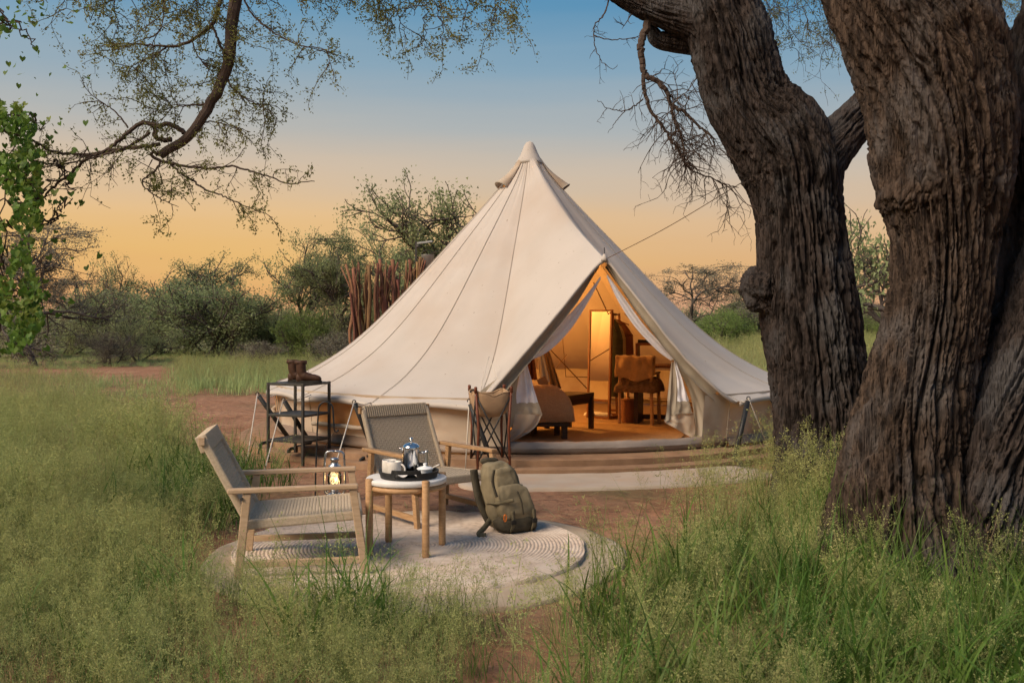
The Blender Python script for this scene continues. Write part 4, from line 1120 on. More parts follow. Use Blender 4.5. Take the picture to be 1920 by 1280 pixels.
def boot(loc, rz, label):
    o = thing('boot', label, 'boot', loc, rz, 'brown leather boots on the rack')
    pth = smooth_path([(0.0, 0, 0.215), (0.002, 0, 0.16), (0.008, 0, 0.105), (0.030, 0, 0.070), (0.085, 0, 0.055), (0.150, 0, 0.046), (0.188, 0, 0.040), (0.204, 0, 0.036)], 30)
    rad = np.interp(np.linspace(0, 1, 30), [0, 0.2, 0.38, 0.5, 0.68, 0.85, 0.95, 1.0], [0.056, 0.055, 0.052, 0.056, 0.046, 0.040, 0.030, 0.008])
    MB().tube(pth, rad, 18, True, 0.86).build('upper', M['leather'], o, True)
    MB().grid(superblob((-0.006, 0, 0.052), (0.085, 0.072, 0.09), (0, 0), 2.6, 1, 0.002, 24, 14)).build('heel_counter', M['leather'], o, True)
    s = []
    for j in range(36):
        a = 2 * PI * j / 36
        x = 0.080 + 0.130 * np.sign(math.cos(a)) * abs(math.cos(a)) ** 0.8
        w = 0.040 + 0.006 * math.cos(a - 0.3) - 0.010 * math.exp(-((x - 0.07) / 0.03) ** 2)
        s.append((x, w * np.sign(math.sin(a)) * abs(math.sin(a)) ** 0.8))
    s = np.array(s)
    A = np.stack([np.c_[s, np.full(36, z)] for z in (0.0, 0.004, 0.022, 0.026)], 0)
    A = np.concatenate([A, A[:, :1]], 1)
    m = MB().grid(A); m.f.append(tuple(range(111, 111 + 37)))
    m.build('sole', M['rubber'], o, True)
    MB().lathe([(0.055, 0.184), (0.061, 0.188), (0.063, 0.204), (0.060, 0.220), (0.054, 0.222), (0.046, 0.212)], 24, (0, 0, 0), 1.0, 0.86).build('cuff', M['leather'], o, True)
    for k in range(5):
        z = 0.10 + 0.022 * k
        MB().tube([(0.048 - 0.004 * k + 0.012 * (4 - k) / 4, -0.022, z), (0.060 - 0.005 * k + 0.014 * (4 - k) / 4, 0, z + 0.006), (0.048 - 0.004 * k + 0.012 * (4 - k) / 4, 0.022, z)], 0.0028, 5).build('lace', M['webbing'], o, True)
    MB().tube(smooth_path([(0.052, -0.01, 0.195), (0.078, -0.03, 0.175), (0.080, -0.035, 0.135), (0.086, -0.038, 0.115)], 10), 0.0025, 5).build('lace', M['webbing'], o, True)
    MB().box((-0.048, 0, 0.214), (0.006, 0.016, 0.034)).build('pull_tab', M['leather'], o)
cR = np.array([-2.01, 9.57, 0]) + (cor[0] + cor[2]) / 2
boot((cR[0] + 0.04, cR[1] - 0.10, 0.7835), R(-4), 'brown leather boot on the rack nearer the viewer, toe fully visible')
boot((cR[0] - 0.075, cR[1] + 0.06, 0.7835), R(-2), 'brown leather boot on the rack, mostly hidden behind the other boot')

# ------------------------------------------------------------------ crook and lantern
HK = np.array([-1.505, 7.60])
ck = thing('crook_stake', 'black iron crook stake standing in the soil behind the chair', 'hook', (HK[0], HK[1], 0))
pth = [(0, 0, -0.08), (0.008, 0, 0.25), (0.016, 0, 0.50), (0.026, 0, 0.68)] + [(0.083 - 0.056 * math.cos(a), 0, 0.715 + 0.062 * math.sin(a)) for a in np.linspace(0.35, PI - 0.25, 9)] + [(0.142, 0, 0.66), (0.146, 0, 0.59), (0.152, 0, 0.555), (0.166, 0, 0.545), (0.176, 0, 0.556), (0.176, 0, 0.566)]
MB().tube(smooth_path(pth, 90), 0.0065, 8).build('rod', M['iron'], ck, True)
LN = np.array([-1.375, 7.72])
ln = thing('lantern', 'lit steel hurricane lantern standing on the red soil', 'lantern', (LN[0], LN[1], 0.002))
MB().lathe([(0.0001, 0), (0.070, 0.0), (0.075, 0.006), (0.070, 0.018), (0.058, 0.026), (0.056, 0.052), (0.040, 0.060), (0.0001, 0.062)], 32).build('fuel_tank', M['steel_dull'], ln, True)
MB().lathe([(0.028, 0.060), (0.034, 0.075), (0.030, 0.092), (0.0001, 0.094)], 24).build('burner', M['steel_dull'], ln, True)
glass = bpy.data.materials.new('lantern_glass'); glass.use_nodes = True
_N, _L = glass.node_tree.nodes, glass.node_tree.links
_g = _N.new('ShaderNodeBsdfGlossy'); _g.inputs['Roughness'].default_value = 0.03
_t = _N.new('ShaderNodeBsdfTransparent'); _t.inputs['Color'].default_value = (1.0, 0.97, 0.90, 1)
_fr = _N.new('ShaderNodeFresnel'); _fr.inputs['IOR'].default_value = 1.45
_mx = _N.new('ShaderNodeMixShader'); _L.new(_fr.outputs[0], _mx.inputs[0]); _L.new(_t.outputs[0], _mx.inputs[1]); _L.new(_g.outputs[0], _mx.inputs[2])
_L.new(_mx.outputs[0], _N['Material Output'].inputs['Surface'])
glb = MB().lathe([(0.034, 0.092), (0.050, 0.120), (0.055, 0.160), (0.050, 0.205), (0.038, 0.240), (0.036, 0.255)], 32).build('globe', glass, ln, True)
lit = bpy.data.materials.new('fairy_light'); lit.use_nodes = True
_b = lit.node_tree.nodes['Principled BSDF']; _b.inputs['Emission Color'].default_value = (1, 0.72, 0.30, 1); _b.inputs['Emission Strength'].default_value = 0.6
m = MB()
rr = np.random.default_rng(3)
q = np.array([(0.030 * math.cos(k * 1.9) * (0.5 + rr.random()), 0.030 * math.sin(k * 1.9) * (0.5 + rr.random()), 0.10 + 0.13 * ((k * 0.618) % 1)) for k in range(26)])
MB().tube(smooth_path(q, 160), 0.0022, 5).build('light_string', lit, ln, True)
MB().lathe([(0.038, 0.252), (0.050, 0.258), (0.048, 0.272), (0.030, 0.285), (0.026, 0.310), (0.036, 0.316), (0.030, 0.330), (0.0001, 0.336)], 32).build('chimney', M['steel_dull'], ln, True)
for s in (-1, 1):
    MB().tube(smooth_path([(s * 0.052, 0, 0.045), (s * 0.078, 0, 0.075), (s * 0.080, 0, 0.20), (s * 0.074, 0, 0.330), (s * 0.062, 0, 0.372), (s * 0.03, 0, 0.382), (0, 0, 0.382)], 30), 0.0085, 8).build('side_tube', M['steel_dull'], ln, True)
for z, r_ in ((0.125, 0.058), (0.20, 0.056)):
    MB().tube([(r_ * math.cos(a), r_ * math.sin(a), z) for a in np.linspace(0, 2 * PI, 29)], 0.0022, 5).build('guard_wire', M['steel_dull'], glb, True)
tipx, tipy = HK[0] + 0.168 - LN[0], HK[1] - LN[1]
MB().tube(smooth_path([(-0.078, 0, 0.25), (-0.075, -0.02, 0.40), (tipx - 0.02, tipy, 0.54), (tipx, tipy, 0.552), (tipx + 0.03, tipy, 0.53), (0.080, -0.02, 0.40), (0.080, 0, 0.25)], 40), 0.0018, 5).build('bail', M['iron_grey'], ln, True)
ll = bpy.data.lights.new('lantern_light', 'POINT'); ll.energy = 0.7; ll.color = (1.0, 0.62, 0.22); ll.shadow_soft_size = 0.03
lo = bpy.data.objects.new('lantern_light', ll); C.objects.link(lo); lo.parent = ln; lo.location = (0, 0, 0.17)

# ------------------------------------------------------------------ wash stand
ws = thing('wash_stand', 'folding wash stand with brown canvas basin and reddish wooden legs', 'wash stand', (-0.20, 9.13, 0), R(14))
S = 0.165
tops = [np.array((sx * S, sy * S * 0.85, 0.775)) for sx, sy in ((-1, -1), (1, -1), (1, 1), (-1, 1))]
bots = [np.array((sx * S * 0.92, sy * S * 0.9, 0.0)) for sx, sy in ((-1, -1), (1, -1), (1, 1), (-1, 1))]
for a, b in zip(tops, bots):
    w_ = (b - a) * 0.0
    MB().tube([b, b * 0.45 + a * 0.55 + np.array((-0.02 * np.sign(a[0]), 0, 0)), a], [0.012, 0.012, 0.012], 10).build('leg', M['mahogany'], ws, True)
    MB().lathe([(0.0145, -0.03), (0.0145, 0.02), (0.010, 0.026), (0.0001, 0.027)], 12, a).build('knob', M['mahogany'], ws, True)
for k in range(4):
    a, b = tops[k], tops[(k + 1) % 4]
    fa, fb = bots[k], bots[(k + 1) % 4]
    MB().tube([a - [0, 0, 0.05], fb * 0.86 + b * 0.14], 0.0075, 8).build('strut', M['iron'], ws, True)
    MB().tube([b - [0, 0, 0.05], fa * 0.86 + a * 0.14], 0.0075, 8).build('strut', M['iron'], ws, True)
    MB().tube([a - [0, 0, 0.055], a - [0, 0, 0.045]], 0.012, 8).build('rivet', M['steel_dull'], ws)
n1, n2 = 48, 14
A = np.zeros((n2, n1 + 1, 3))
for i in range(n2):
    q = i / (n2 - 1)
    for j in range(n1 + 1):
        a = 2 * PI * j / n1 + PI / 4
        c4 = 0.5 + 0.5 * math.cos(4 * (a - PI / 4))
        rr_ = (S * 1.36 if c4 > 0.5 else S * 1.36) * (0.80 + 0.16 * c4) * math.cos(q * PI / 2 * 0.97) ** 0.55
        A[i, j] = (rr_ * math.cos(a), rr_ * math.sin(a) * 0.85, 0.755 - 0.035 * (1 - c4) * (1 - q) - 0.235 * math.sin(q * PI / 2) + 0.006 * math.sin(9 * a) * (1 - q))
MB().grid(A).build('basin', M['basin'], ws, True, thick=0.005)
MB().tube(A[0], 0.007, 6).build('basin_hem', M['basin'], ws, True)

# ------------------------------------------------------------------ stick enclosure with outdoor shower
en = thing('stick_enclosure', 'shower enclosure of upright rough reddish brown poles behind the tent', 'enclosure', (-2.2, 17.0, 0))
EY = 17.0
rs = np.random.default_rng(21)
k = 0
for row in range(2):
    for px in np.arange(668, 806, 4.6):
        Y = EY + row * 0.10 + rs.normal() * 0.05 + (px - 668) * 0.004
        x = P(px + rs.normal() * 1.5, 600, Y)[0]
        top_px = rs.uniform(476, 556) if px < 770 else rs.uniform(470, 520)
        if rs.random() < 0.22: top_px = rs.uniform(474, 490)
        h = 1.4 + (600 - top_px) / FPX * Y
        lean = rs.normal() * 0.11 - (0.06 if px < 690 else 0)
        pts = [np.array((x + lean * q * 1.2 + rs.normal() * 0.026, Y + rs.normal() * 0.02, h * q - 0.1)) - np.array((-2.2, 17.0, 0)) for q in np.linspace(0, 1, 7)]
        r0 = rs.uniform(0.018, 0.050)
        pl_ = MB().tube(smooth_path(pts, 14), np.linspace(r0, r0 * rs.uniform(0.45, 0.85), 14) * (1 + 0.12 * rs.normal(size=14)), 8).build('pole', M['stick'], en, True)
        if rs.random() < 0.5:
            a = pts[5]
            MB().tube([pts[4], a + [rs.normal() * 0.05, 0, 0.0], pts[6] + np.array((rs.choice([-1, 1]) * rs.uniform(0.06, 0.14), 0, rs.uniform(-0.05, 0.12)))], [r0 * 0.6, r0 * 0.5, r0 * 0.35], 7).build('fork', M['stick'], pl_, True)
sh = thing('outdoor_shower', 'dark metal outdoor shower pipe rising above the pole enclosure', 'shower', (P(780, 600, 17.6)[0], 17.6, 0))
zt = P(780, 453, 17.6)[2]
MB().box((0, 0, zt / 2), (0.035, 0.035, zt)).build('riser', M['iron_grey'], sh, bevel=0.003)
MB().beam((0.0176, 0, zt - 0.03), (0.29, 0, zt + 0.005), 0.05, 0.032).build('arm', M['zinc'], sh, bevel=0.003)
MB().tube([(0.035, -0.03, zt - 0.085), (0.035, 0.03, zt - 0.085)], 0.030, 14).build('valve', M['iron_grey'], sh, True)
tk = thing('water_bucket', 'grey metal water bucket hanging beside the outdoor shower pipe', 'bucket', P(802, 510, 17.6))
MB().lathe([(0.0001, 0.0), (0.085, 0.0), (0.115, 0.30), (0.120, 0.305), (0.108, 0.30), (0.0001, 0.29)], 24).build('body', M['zinc'], tk, True)
MB().tube([(0.115 * math.cos(a), 0, 0.29 + 0.10 * math.sin(a)) for a in np.linspace(0, PI, 12)], 0.005, 6).build('bail', M['iron_grey'], tk, True)
# ------------------------------------------------------------------ big trees
def bark_material(name, c1, c2, c3):
    m = mat(name, c1, c2, 7, 8, 0.9, bump=1.0, bscale=14, bdist=0.035, stretch=(5.0, 5.0, 0.55), spec=0.2, c3=c3, s3=3.2, lo=0.36, hi=0.64)
    return m
M['bark'] = bark_material('bark', (0.018, 0.014, 0.013), (0.072, 0.055, 0.049), (0.088, 0.083, 0.085))
M['bark_warm'] = bark_material('bark_warm', (0.022, 0.015, 0.012), (0.100, 0.070, 0.053), (0.105, 0.092, 0.088))
M['twig'] = mat('twig', (0.055, 0.038, 0.030), (0.085, 0.060, 0.048), 20, 4, 0.9)
M['twig_far'] = mat('twig_far', (0.085, 0.070, 0.062), (0.12, 0.10, 0.09), 6, 4, 0.9)
M['leaf_fine'] = mat('leaf_fine', (0.17, 0.185, 0.05), (0.24, 0.235, 0.08), 2.0, 3, 0.7, transl=0.5)
M['leaf_vine'] = mat('leaf_vine', (0.05, 0.12, 0.02), (0.15, 0.27, 0.04), 9.0, 4, 0.5, transl=0.42, c3=(0.23, 0.29, 0.06), s3=4.0)
M['leaf_bush'] = mat('leaf_bush', (0.22, 0.265, 0.125), (0.37, 0.41, 0.20), 0.9, 4, 0.75, transl=0.45, rand=0.25)
M['leaf_bright'] = mat('leaf_bright', (0.16, 0.23, 0.065), (0.23, 0.30, 0.09), 0.9, 4, 0.7, transl=0.4, rand=0.1)
M['leaf_grey'] = mat('leaf_grey', (0.20, 0.19, 0.14), (0.27, 0.255, 0.18), 0.9, 4, 0.85, transl=0.2, rand=0.12)

def trunk_mesh(name, cl, Y, nr, na, seed, amp=0.022, twist=0.0, flare=0.0, kf=1.0, lumps=0.05):
    """cl: list of (px, py, width px[, dY]); bark cut as real furrows"""
    pts = []
    for q in cl:
        px, py, w = q[:3]; dy = q[3] if len(q) > 3 else 0.0
        p = P(px, py, Y + dy)
        pts.append((*p, w / 2 / FPX * (Y + dy)))
    c = smooth_path(np.array(pts), nr)
    T = np.gradient(c[:, :3], axis=0); T /= np.linalg.norm(T, axis=1)[:, None]
    s = np.r_[0, np.cumsum(np.linalg.norm(np.diff(c[:, :3], axis=0), axis=1))]
    th = np.linspace(0, 2 * PI, na, endpoint=False)
    N1 = np.cross(T, (0, 1, 0)); N1 /= np.linalg.norm(N1, axis=1)[:, None]
    N2 = np.cross(T, N1)
    rad = c[:, 3]
    phi = th[None, :] + twist * s[:, None]
    R0 = 0.42
    ct, st = np.cos(phi) * R0, np.sin(phi) * R0
    S = s[:, None] * np.ones_like(phi)
    # low lumps and flutes
    lum = 1 + lumps * pn(ct * 3.4 + seed, st * 3.4, S * 0.7 + seed) + lumps * 0.8 * pn(ct * 7 + seed, st * 7, S * 1.3)
    if flare:
        z = c[:, 2][:, None]
        fl = np.exp(-np.clip(z, 0, 9) / 0.28)
        lum = lum + fl * flare * (0.6 + 0.9 * pn(ct * 5, st * 5, 3.0 + seed) )
    r = rad[:, None] * lum
    # warp then furrows
    wx = 0.016 * pn(ct * 9, st * 9, S * 3.0 + 11) + 0.006 * pn(ct * 40, st * 40, S * 14); wy = 0.016 * pn(ct * 9 + 9, st * 9, S * 3.0 + 3) + 0.006 * pn(ct * 40, st * 40 + 7, S * 14)
    k1, k2, k3 = 12 * kf, 27 * kf, 60 * kf
    n1 = np.abs(pn((ct + wx) * k1, (st + wy) * k1, S * k1 * 0.075 + seed))
    n2 = np.abs(pn((ct + wx) * k2 + 5, (st + wy) * k2, S * k2 * 0.10 + seed))
    n3 = pn((ct + wx) * k3, (st + wy) * k3, S * k3 * 0.16)
    n4 = pn(ct * 20, st * 20, S * 16) + 0.7 * pn(ct * 70, st * 70, S * 45)
    plate = pn((ct + wx) * 18 + 3, (st + wy) * 18, S * 2.6 + seed)
    d = amp * 2.3 * (np.minimum(n1 * 6.0, 1.0) - 0.85) + amp * 1.2 * (np.minimum(n2 * 4.6, 1.0) - 0.75) + amp * 0.45 * (np.minimum(np.abs(n3) * 3.0, 1.0) - 0.6) + amp * 0.13 * n4 + amp * 0.5 * plate
    fade = np.clip(rad / 0.12, 0.15, 1.0)[:, None]
    r = r + d * fade
    V = c[:, None, :3] + r[..., None] * (np.cos(th)[None, :, None] * N1[:, None, :] + np.sin(th)[None, :, None] * N2[:, None, :])
    I = np.arange(nr * na).reshape(nr, na)
    F = np.stack([I[:-1], np.roll(I[:-1], -1, 1), np.roll(I[1:], -1, 1), I[1:]], -1).reshape(-1, 4)
    return np_mesh(name, V.reshape(-1, 3), F, False)

leaning = thing('leaning_tree', 'rugged dark tree trunk that forks and leans beside the tent', 'tree', (2.25, 7.5, 0))
def put(name, me, m, parent):
    o = link(name, me, m, parent); o.matrix_parent_inverse = Matrix.Translation(-Vector(parent.location)); return o
Y1 = 7.5
put('trunk', trunk_mesh('trunk', [(1556, 965, 210), (1550, 870, 182), (1542, 780, 172), (1533, 690, 166), (1520, 600, 172), (1510, 520, 168), (1502, 440, 156),
                         (1494, 370, 158), (1482, 310, 176), (1450, 250, 176), (1408, 195, 150), (1385, 130, 146), (1368, 70, 146), (1345, 10, 138), (1322, -60, 130), (1290, -150, 120)], Y1, 520, 300, 3.0, 0.027, flare=0.15), M['bark'], leaning)
put('fork_limb', trunk_mesh('fork_limb', [(1500, 370, 90), (1540, 300, 92), (1580, 252, 80), (1622, 205, 64), (1670, 150, 56), (1730, 60, 50), (1790, -60, 44)], Y1, 220, 120, 8.0, 0.016), M['bark'], leaning)
put('side_limb', trunk_mesh('side_limb', [(1370, 90, 100), (1320, 45, 92), (1270, 30, 66), (1215, 12, 52), (1160, -18, 46), (1080, -70, 40)], Y1, 200, 110, 9.0, 0.014), M['bark'], leaning)
def burl(c, size, seed, m, parent, tilt=0.0):
    n, k = 150, 100
    ph = np.linspace(-PI / 2, PI / 2, k)[:, None]; th = np.linspace(0, 2 * PI, n, endpoint=False)[None, :]
    D = np.stack([np.cos(ph) * np.cos(th), np.cos(ph) * np.sin(th), np.sin(ph) * np.ones_like(th)], -1)
    x, y, z = D[..., 0], D[..., 1], D[..., 2]
    rr = 1 + 0.34 * pn(x * 1.4 + seed, y * 1.4, z * 1.4) + 0.10 * pn(x * 4 + seed, y * 4, z * 4) + 0.10 * (np.minimum(np.abs(pn(x * 7, y * 7, z * 2.2 + seed)) * 5, 1) - 0.7) + 0.03 * pn(x * 16, y * 16, z * 10)
    V = D * rr[..., None] * np.array(size) / 2
    V[..., 0] += tilt * V[..., 2]
    V = (V + np.asarray(c)).reshape(-1, 3)
    I = np.arange(k * n).reshape(k, n)
    F = np.stack([I[:-1], np.roll(I[:-1], -1, 1), np.roll(I[1:], -1, 1), I[1:]], -1).reshape(-1, 4)
    return put('burl', np_mesh('burl', V, F, False), m, parent)
burl(P(1432, 545, Y1), (0.34, 0.36, 0.36), 3.3, M['bark'], leaning, -0.15)
put('broken_stub', trunk_mesh('broken_stub', [(1330, 86, 40), (1290, 82, 36), (1255, 78, 34), (1232, 72, 30), (1224, 58, 22), (1222, 46, 8)], Y1 + 0.12, 60, 50, 6.0, 0.012, lumps=0.15), M['bark'], leaning)

elder = thing('gnarled_tree', 'huge gnarled twin-stemmed tree rising from the tall grass, its limb arching over the camp', 'tree', (2.2, 5.3, 0))
Y2 = 5.3
put('trunk', trunk_mesh('trunk', [(1686, 1120, 330), (1684, 1010, 268), (1690, 920, 226), (1700, 830, 200), (1720, 730, 184), (1746, 630, 168), (1764, 540, 162), (1770, 470, 168),
                         (1770, 410, 190), (1770, 350, 222), (1768, 290, 242), (1764, 220, 252), (1748, 130, 258), (1712, 30, 268), (1680, -60, 270), (1640, -180, 260)], Y2, 600, 380, 13.0, 0.030, twist=0.42, flare=0.06, kf=0.95, lumps=0.06), M['bark_warm'], elder)
put('rear_stem', trunk_mesh('rear_stem', [(1790, 1120, 300, 0.35), (1800, 900, 270, 0.40), (1850, 700, 250, 0.45), (1880, 520, 230, 0.48), (1880, 380, 200, 0.45), (1850, 280, 150, 0.30), (1810, 160, 130, 0.15)], Y2, 300, 200, 37.0, 0.020, lumps=0.08), M['bark'], elder)
put('second_stem', trunk_mesh('second_stem', [(1836, 1120, 200, -0.16), (1846, 1010, 168, -0.14), (1866, 900, 156, -0.12), (1900, 780, 160, -0.08), (1946, 660, 170, 0.0), (1990, 540, 180, 0.08), (2005, 420, 176, 0.12),
                         (1975, 290, 166, 0.15), (1950, 180, 158, 0.2), (1966, 90, 140, 0.2), (2005, -30, 120, 0.2), (2060, -180, 110, 0.2)], Y2, 460, 240, 17.0, 0.028, twist=-0.5, kf=0.95, lumps=0.10), M['bark'], elder)
put('root_buttress', trunk_mesh('root_buttress', [(1790, 1115, 90, -0.20), (1818, 1000, 74, -0.20), (1850, 890, 66, -0.19), (1890, 790, 62, -0.15), (1935, 690, 56, -0.06), (1975, 600, 46, 0.02)], Y2, 220, 100, 19.0, 0.016, twist=-0.6, lumps=0.15), M['bark'], elder)
burl(P(1722, 342, Y2 - 0.04), (0.32, 0.42, 0.46), 8.1, M['bark_warm'], elder, 0.2)
put('bark_rib', trunk_mesh('bark_rib', [(1700, -40, 70, -0.16), (1708, 80, 64, -0.18), (1716, 180, 60, -0.18), (1740, 290, 56, -0.17), (1780, 380, 56, -0.16), (1790, 470, 50, -0.10), (1782, 580, 40, -0.08)], Y2, 260, 80, 29.0, 0.018, lumps=0.16), M['bark_warm'], elder)

# ------------------------------------------------------------------ limbs, twigs and small leaves
class Twigs:
    def __init__(s, seed):
        s.r = np.random.default_rng(seed); s.mb = MB(); s.leaf = []
    def limb(s, pts, r0, r1, n=None, sides=6, jag=0.0028):
        pts = np.asarray(pts, float)
        n = n or max(6, len(pts) * 5)
        p = smooth_path(pts, n)
        p[1:-1] += s.r.normal(size=(n - 2, 3)) * jag
        s.mb.tube(p, np.linspace(r0, r1, n), sides)
        return p
    def twig(s, p, d, L, r, depth, droop=0.35, leafy=1.0, step=0.045):
        n = max(3, int(L / step))
        pts = [np.array(p)]
        d = np.array(d) / np.linalg.norm(d)
        for k in range(n):
            d = d + s.r.normal(size=3) * 0.22 + np.array([0, 0, -droop * 0.12])
            d /= np.linalg.norm(d)
            pts.append(pts[-1] + d * L / n)
        pts = np.array(pts)
        s.mb.tube(pts, np.linspace(r, max(r * 0.4, 0.0012), len(pts)), 4 if r < 0.006 else 5, cap=False)
        if depth > 0:
            for k in range(1, len(pts)):
                if s.r.random() < 0.62:
                    q = d + s.r.normal(size=3) * 0.85
                    s.twig(pts[k], q, L * s.r.uniform(0.25, 0.6), r * 0.55, depth - 1, droop, leafy, step)
        if leafy > 0 and depth <= 1:
            for k in range(1, len(pts)):
                if s.r.random() < leafy:
                    s.leaf.append((pts[k] + s.r.normal(size=3) * 0.008, d.copy()))
    def dress(s, path, n, L, r, depth, droop=0.35, leafy=1.0, bias=(0, 0, 0), t0=0.1, step=0.045):
        m = len(path)
        for _ in range(n):
            i = int(s.r.uniform(t0, 1.0) * (m - 1))
            t = path[min(i + 1, m - 1)] - path[max(i - 1, 0)]; t = t / (np.linalg.norm(t) + 1e-9)
            d = t * 0.5 + s.r.normal(size=3) * 0.8 + np.array(bias)
            s.twig(path[i], d, L * s.r.uniform(0.5, 1.3), r, depth, droop, leafy, step)
def leaf_mesh(name, cen, dirs, per, size, spread, seed, wid=0.4, tris=False):
    """many small leaflets round the given points"""
    r = np.random.default_rng(seed)
    Cn = np.repeat(np.asarray(cen), per, 0) + r.normal(size=(len(cen) * per, 3)) * spread
    n = len(Cn)
    a = r.normal(size=(n, 3)); a /= np.linalg.norm(a, axis=1)[:, None]
    if dirs is not None:
        a = a + np.repeat(np.asarray(dirs), per, 0) * 0.5; a /= np.linalg.norm(a, axis=1)[:, None]
    b = np.cross(a, r.normal(size=(n, 3))); b /= (np.linalg.norm(b, axis=1)[:, None] + 1e-9)
    l = (size * r.uniform(0.6, 1.3, n))[:, None]
    if tris:
        V = np.stack([Cn - a * l / 2, Cn + b * l * wid, Cn + a * l / 2], 1).reshape(-1, 3)
        return np_mesh(name, V, np.arange(n * 3).reshape(n, 3))
    V = np.stack([Cn - a * l / 2, Cn + b * l * wid / 2, Cn + a * l / 2, Cn - b * l * wid / 2], 1).reshape(-1, 3)
    return np_mesh(name, V, np.arange(n * 4).reshape(n, 4))

def PL(lst, Y):
    return np.array([P(q[0], q[1], Y + (q[2] if len(q) > 2 else 0.0)) for q in lst])
tw = Twigs(31)
YL = 6.0
# the limb springs from the gnarled tree far above the frame and comes down on the other side of the camp
mainl = tw.limb(np.vstack([[1.9, 5.3, 3.6], [1.2, 5.4, 4.35], [0.0, 5.7, 4.6], [-1.0, 5.9, 4.2], PL([(462, -70), (444, -15), (432, 55), (428, 115), (408, 172), (383, 215), (355, 255), (322, 276), (300, 292)], YL)]), 0.085, 0.026, 110, 10, 0.004)
mlow = mainl[-42:]
loop = tw.limb(PL([(345, 250), (330, 238), (312, 232), (288, 236), (270, 230), (250, 240), (225, 262), (198, 282), (165, 295), (138, 320), (112, 340), (85, 365), (66, 384)], YL), 0.016, 0.006, 60, 7)
knot = tw.limb(PL([(322, 262), (300, 262), (290, 255), (292, 240), (284, 234)], YL + 0.02), 0.016, 0.013, 20, 7)
lowl = tw.limb(PL([(300, 270), (275, 274), (245, 278), (205, 283), (170, 290), (130, 288), (95, 283), (62, 264), (30, 252), (-20, 240)], YL), 0.012, 0.006, 50, 6)
low2 = tw.limb(PL([(280, 248), (262, 262), (240, 275), (215, 284), (150, 302), (100, 308), (60, 300)], YL - 0.05), 0.010, 0.004, 40, 6)
r1 = tw.limb(PL([(300, 290), (286, 286), (288, 296), (310, 304), (350, 312), (390, 316), (430, 311), (460, 318), (505, 330), (540, 344), (590, 340)], YL), 0.011, 0.003, 55, 6)
r2 = tw.limb(PL([(318, 304), (335, 322), (358, 335), (385, 356), (415, 366), (450, 382), (490, 398), (512, 408)], YL), 0.008, 0.002, 45, 5)
r3 = tw.limb(PL([(300, 300), (292, 318), (268, 338), (272, 352), (300, 372), (335, 388)], YL), 0.007, 0.002, 30, 5)
u1 = tw.limb(PL([(418, -40), (410, 10), (398, 45), (372, 68), (345, 82), (315, 88), (285, 86), (240, 82), (205, 88)], YL), 0.016, 0.003, 50, 6)
u2 = tw.limb(PL([(312, 88), (295, 100), (270, 112), (245, 125), (215, 132)], YL), 0.006, 0.002, 24, 5)
u3 = tw.limb(PL([(398, 48), (408, 75), (418, 95), (428, 112)], YL), 0.008, 0.006, 14, 5)
u4 = tw.limb(PL([(360, 78), (372, 105), (400, 138)], YL), 0.005, 0.003, 14, 5)
u5 = tw.limb(PL([(312, -30), (306, 30), (298, 60), (278, 75)], YL - 0.2), 0.005, 0.002, 20, 5)
rr1 = tw.limb(PL([(450, -20), (470, 22), (500, 52), (545, 80), (575, 88), (610, 95), (625, 135)], YL), 0.007, 0.002, 40, 5)
rr2 = tw.limb(PL([(425, 145), (436, 165), (460, 185), (500, 205), (520, 222)], YL), 0.007, 0.002, 30, 5)
rr3 = tw.limb(PL([(380, 228), (405, 230), (440, 238), (470, 248)], YL), 0.005, 0.002, 22, 5)
rr4 = tw.limb(PL([(383, 196), (355, 198), (320, 202), (280, 214)], YL), 0.006, 0.002, 24, 5)
side = tw.limb(PL([(240, 240), (222, 215), (195, 195), (170, 190), (150, 195)], YL + 0.1), 0.006, 0.002, 24, 5)
tw.dress(mlow, 10, 0.30, 0.004, 1, 0.4, 0.9)
for p, n, L in ((u1, 16, 0.34), (u2, 9, 0.25), (u3, 5, 0.25), (u4, 7, 0.25), (u5, 8, 0.28), (rr1, 13, 0.26), (rr2, 12, 0.28), (rr3, 8, 0.20), (rr4, 14, 0.26)):
    tw.dress(p, n, L, 0.0032, 1, 0.5, 0.95)
for p, n, L, lf in ((loop, 14, 0.20, 0.30), (lowl, 16, 0.24, 0.35), (low2, 12, 0.22, 0.35), (r1, 12, 0.24, 0.50), (r2, 12, 0.24, 0.75), (r3, 12, 0.24, 0.9), (side, 6, 0.2, 0.4)):
    tw.dress(p, n, L, 0.0030, 1, 0.4, lf)
for k in range(6):                                        # thorny stubs round the knot
    tw.twig(P(tw.r.uniform(285, 330), tw.r.uniform(225, 300), YL), tw.r.normal(size=3), 0.09, 0.004, 0, 0, 0)
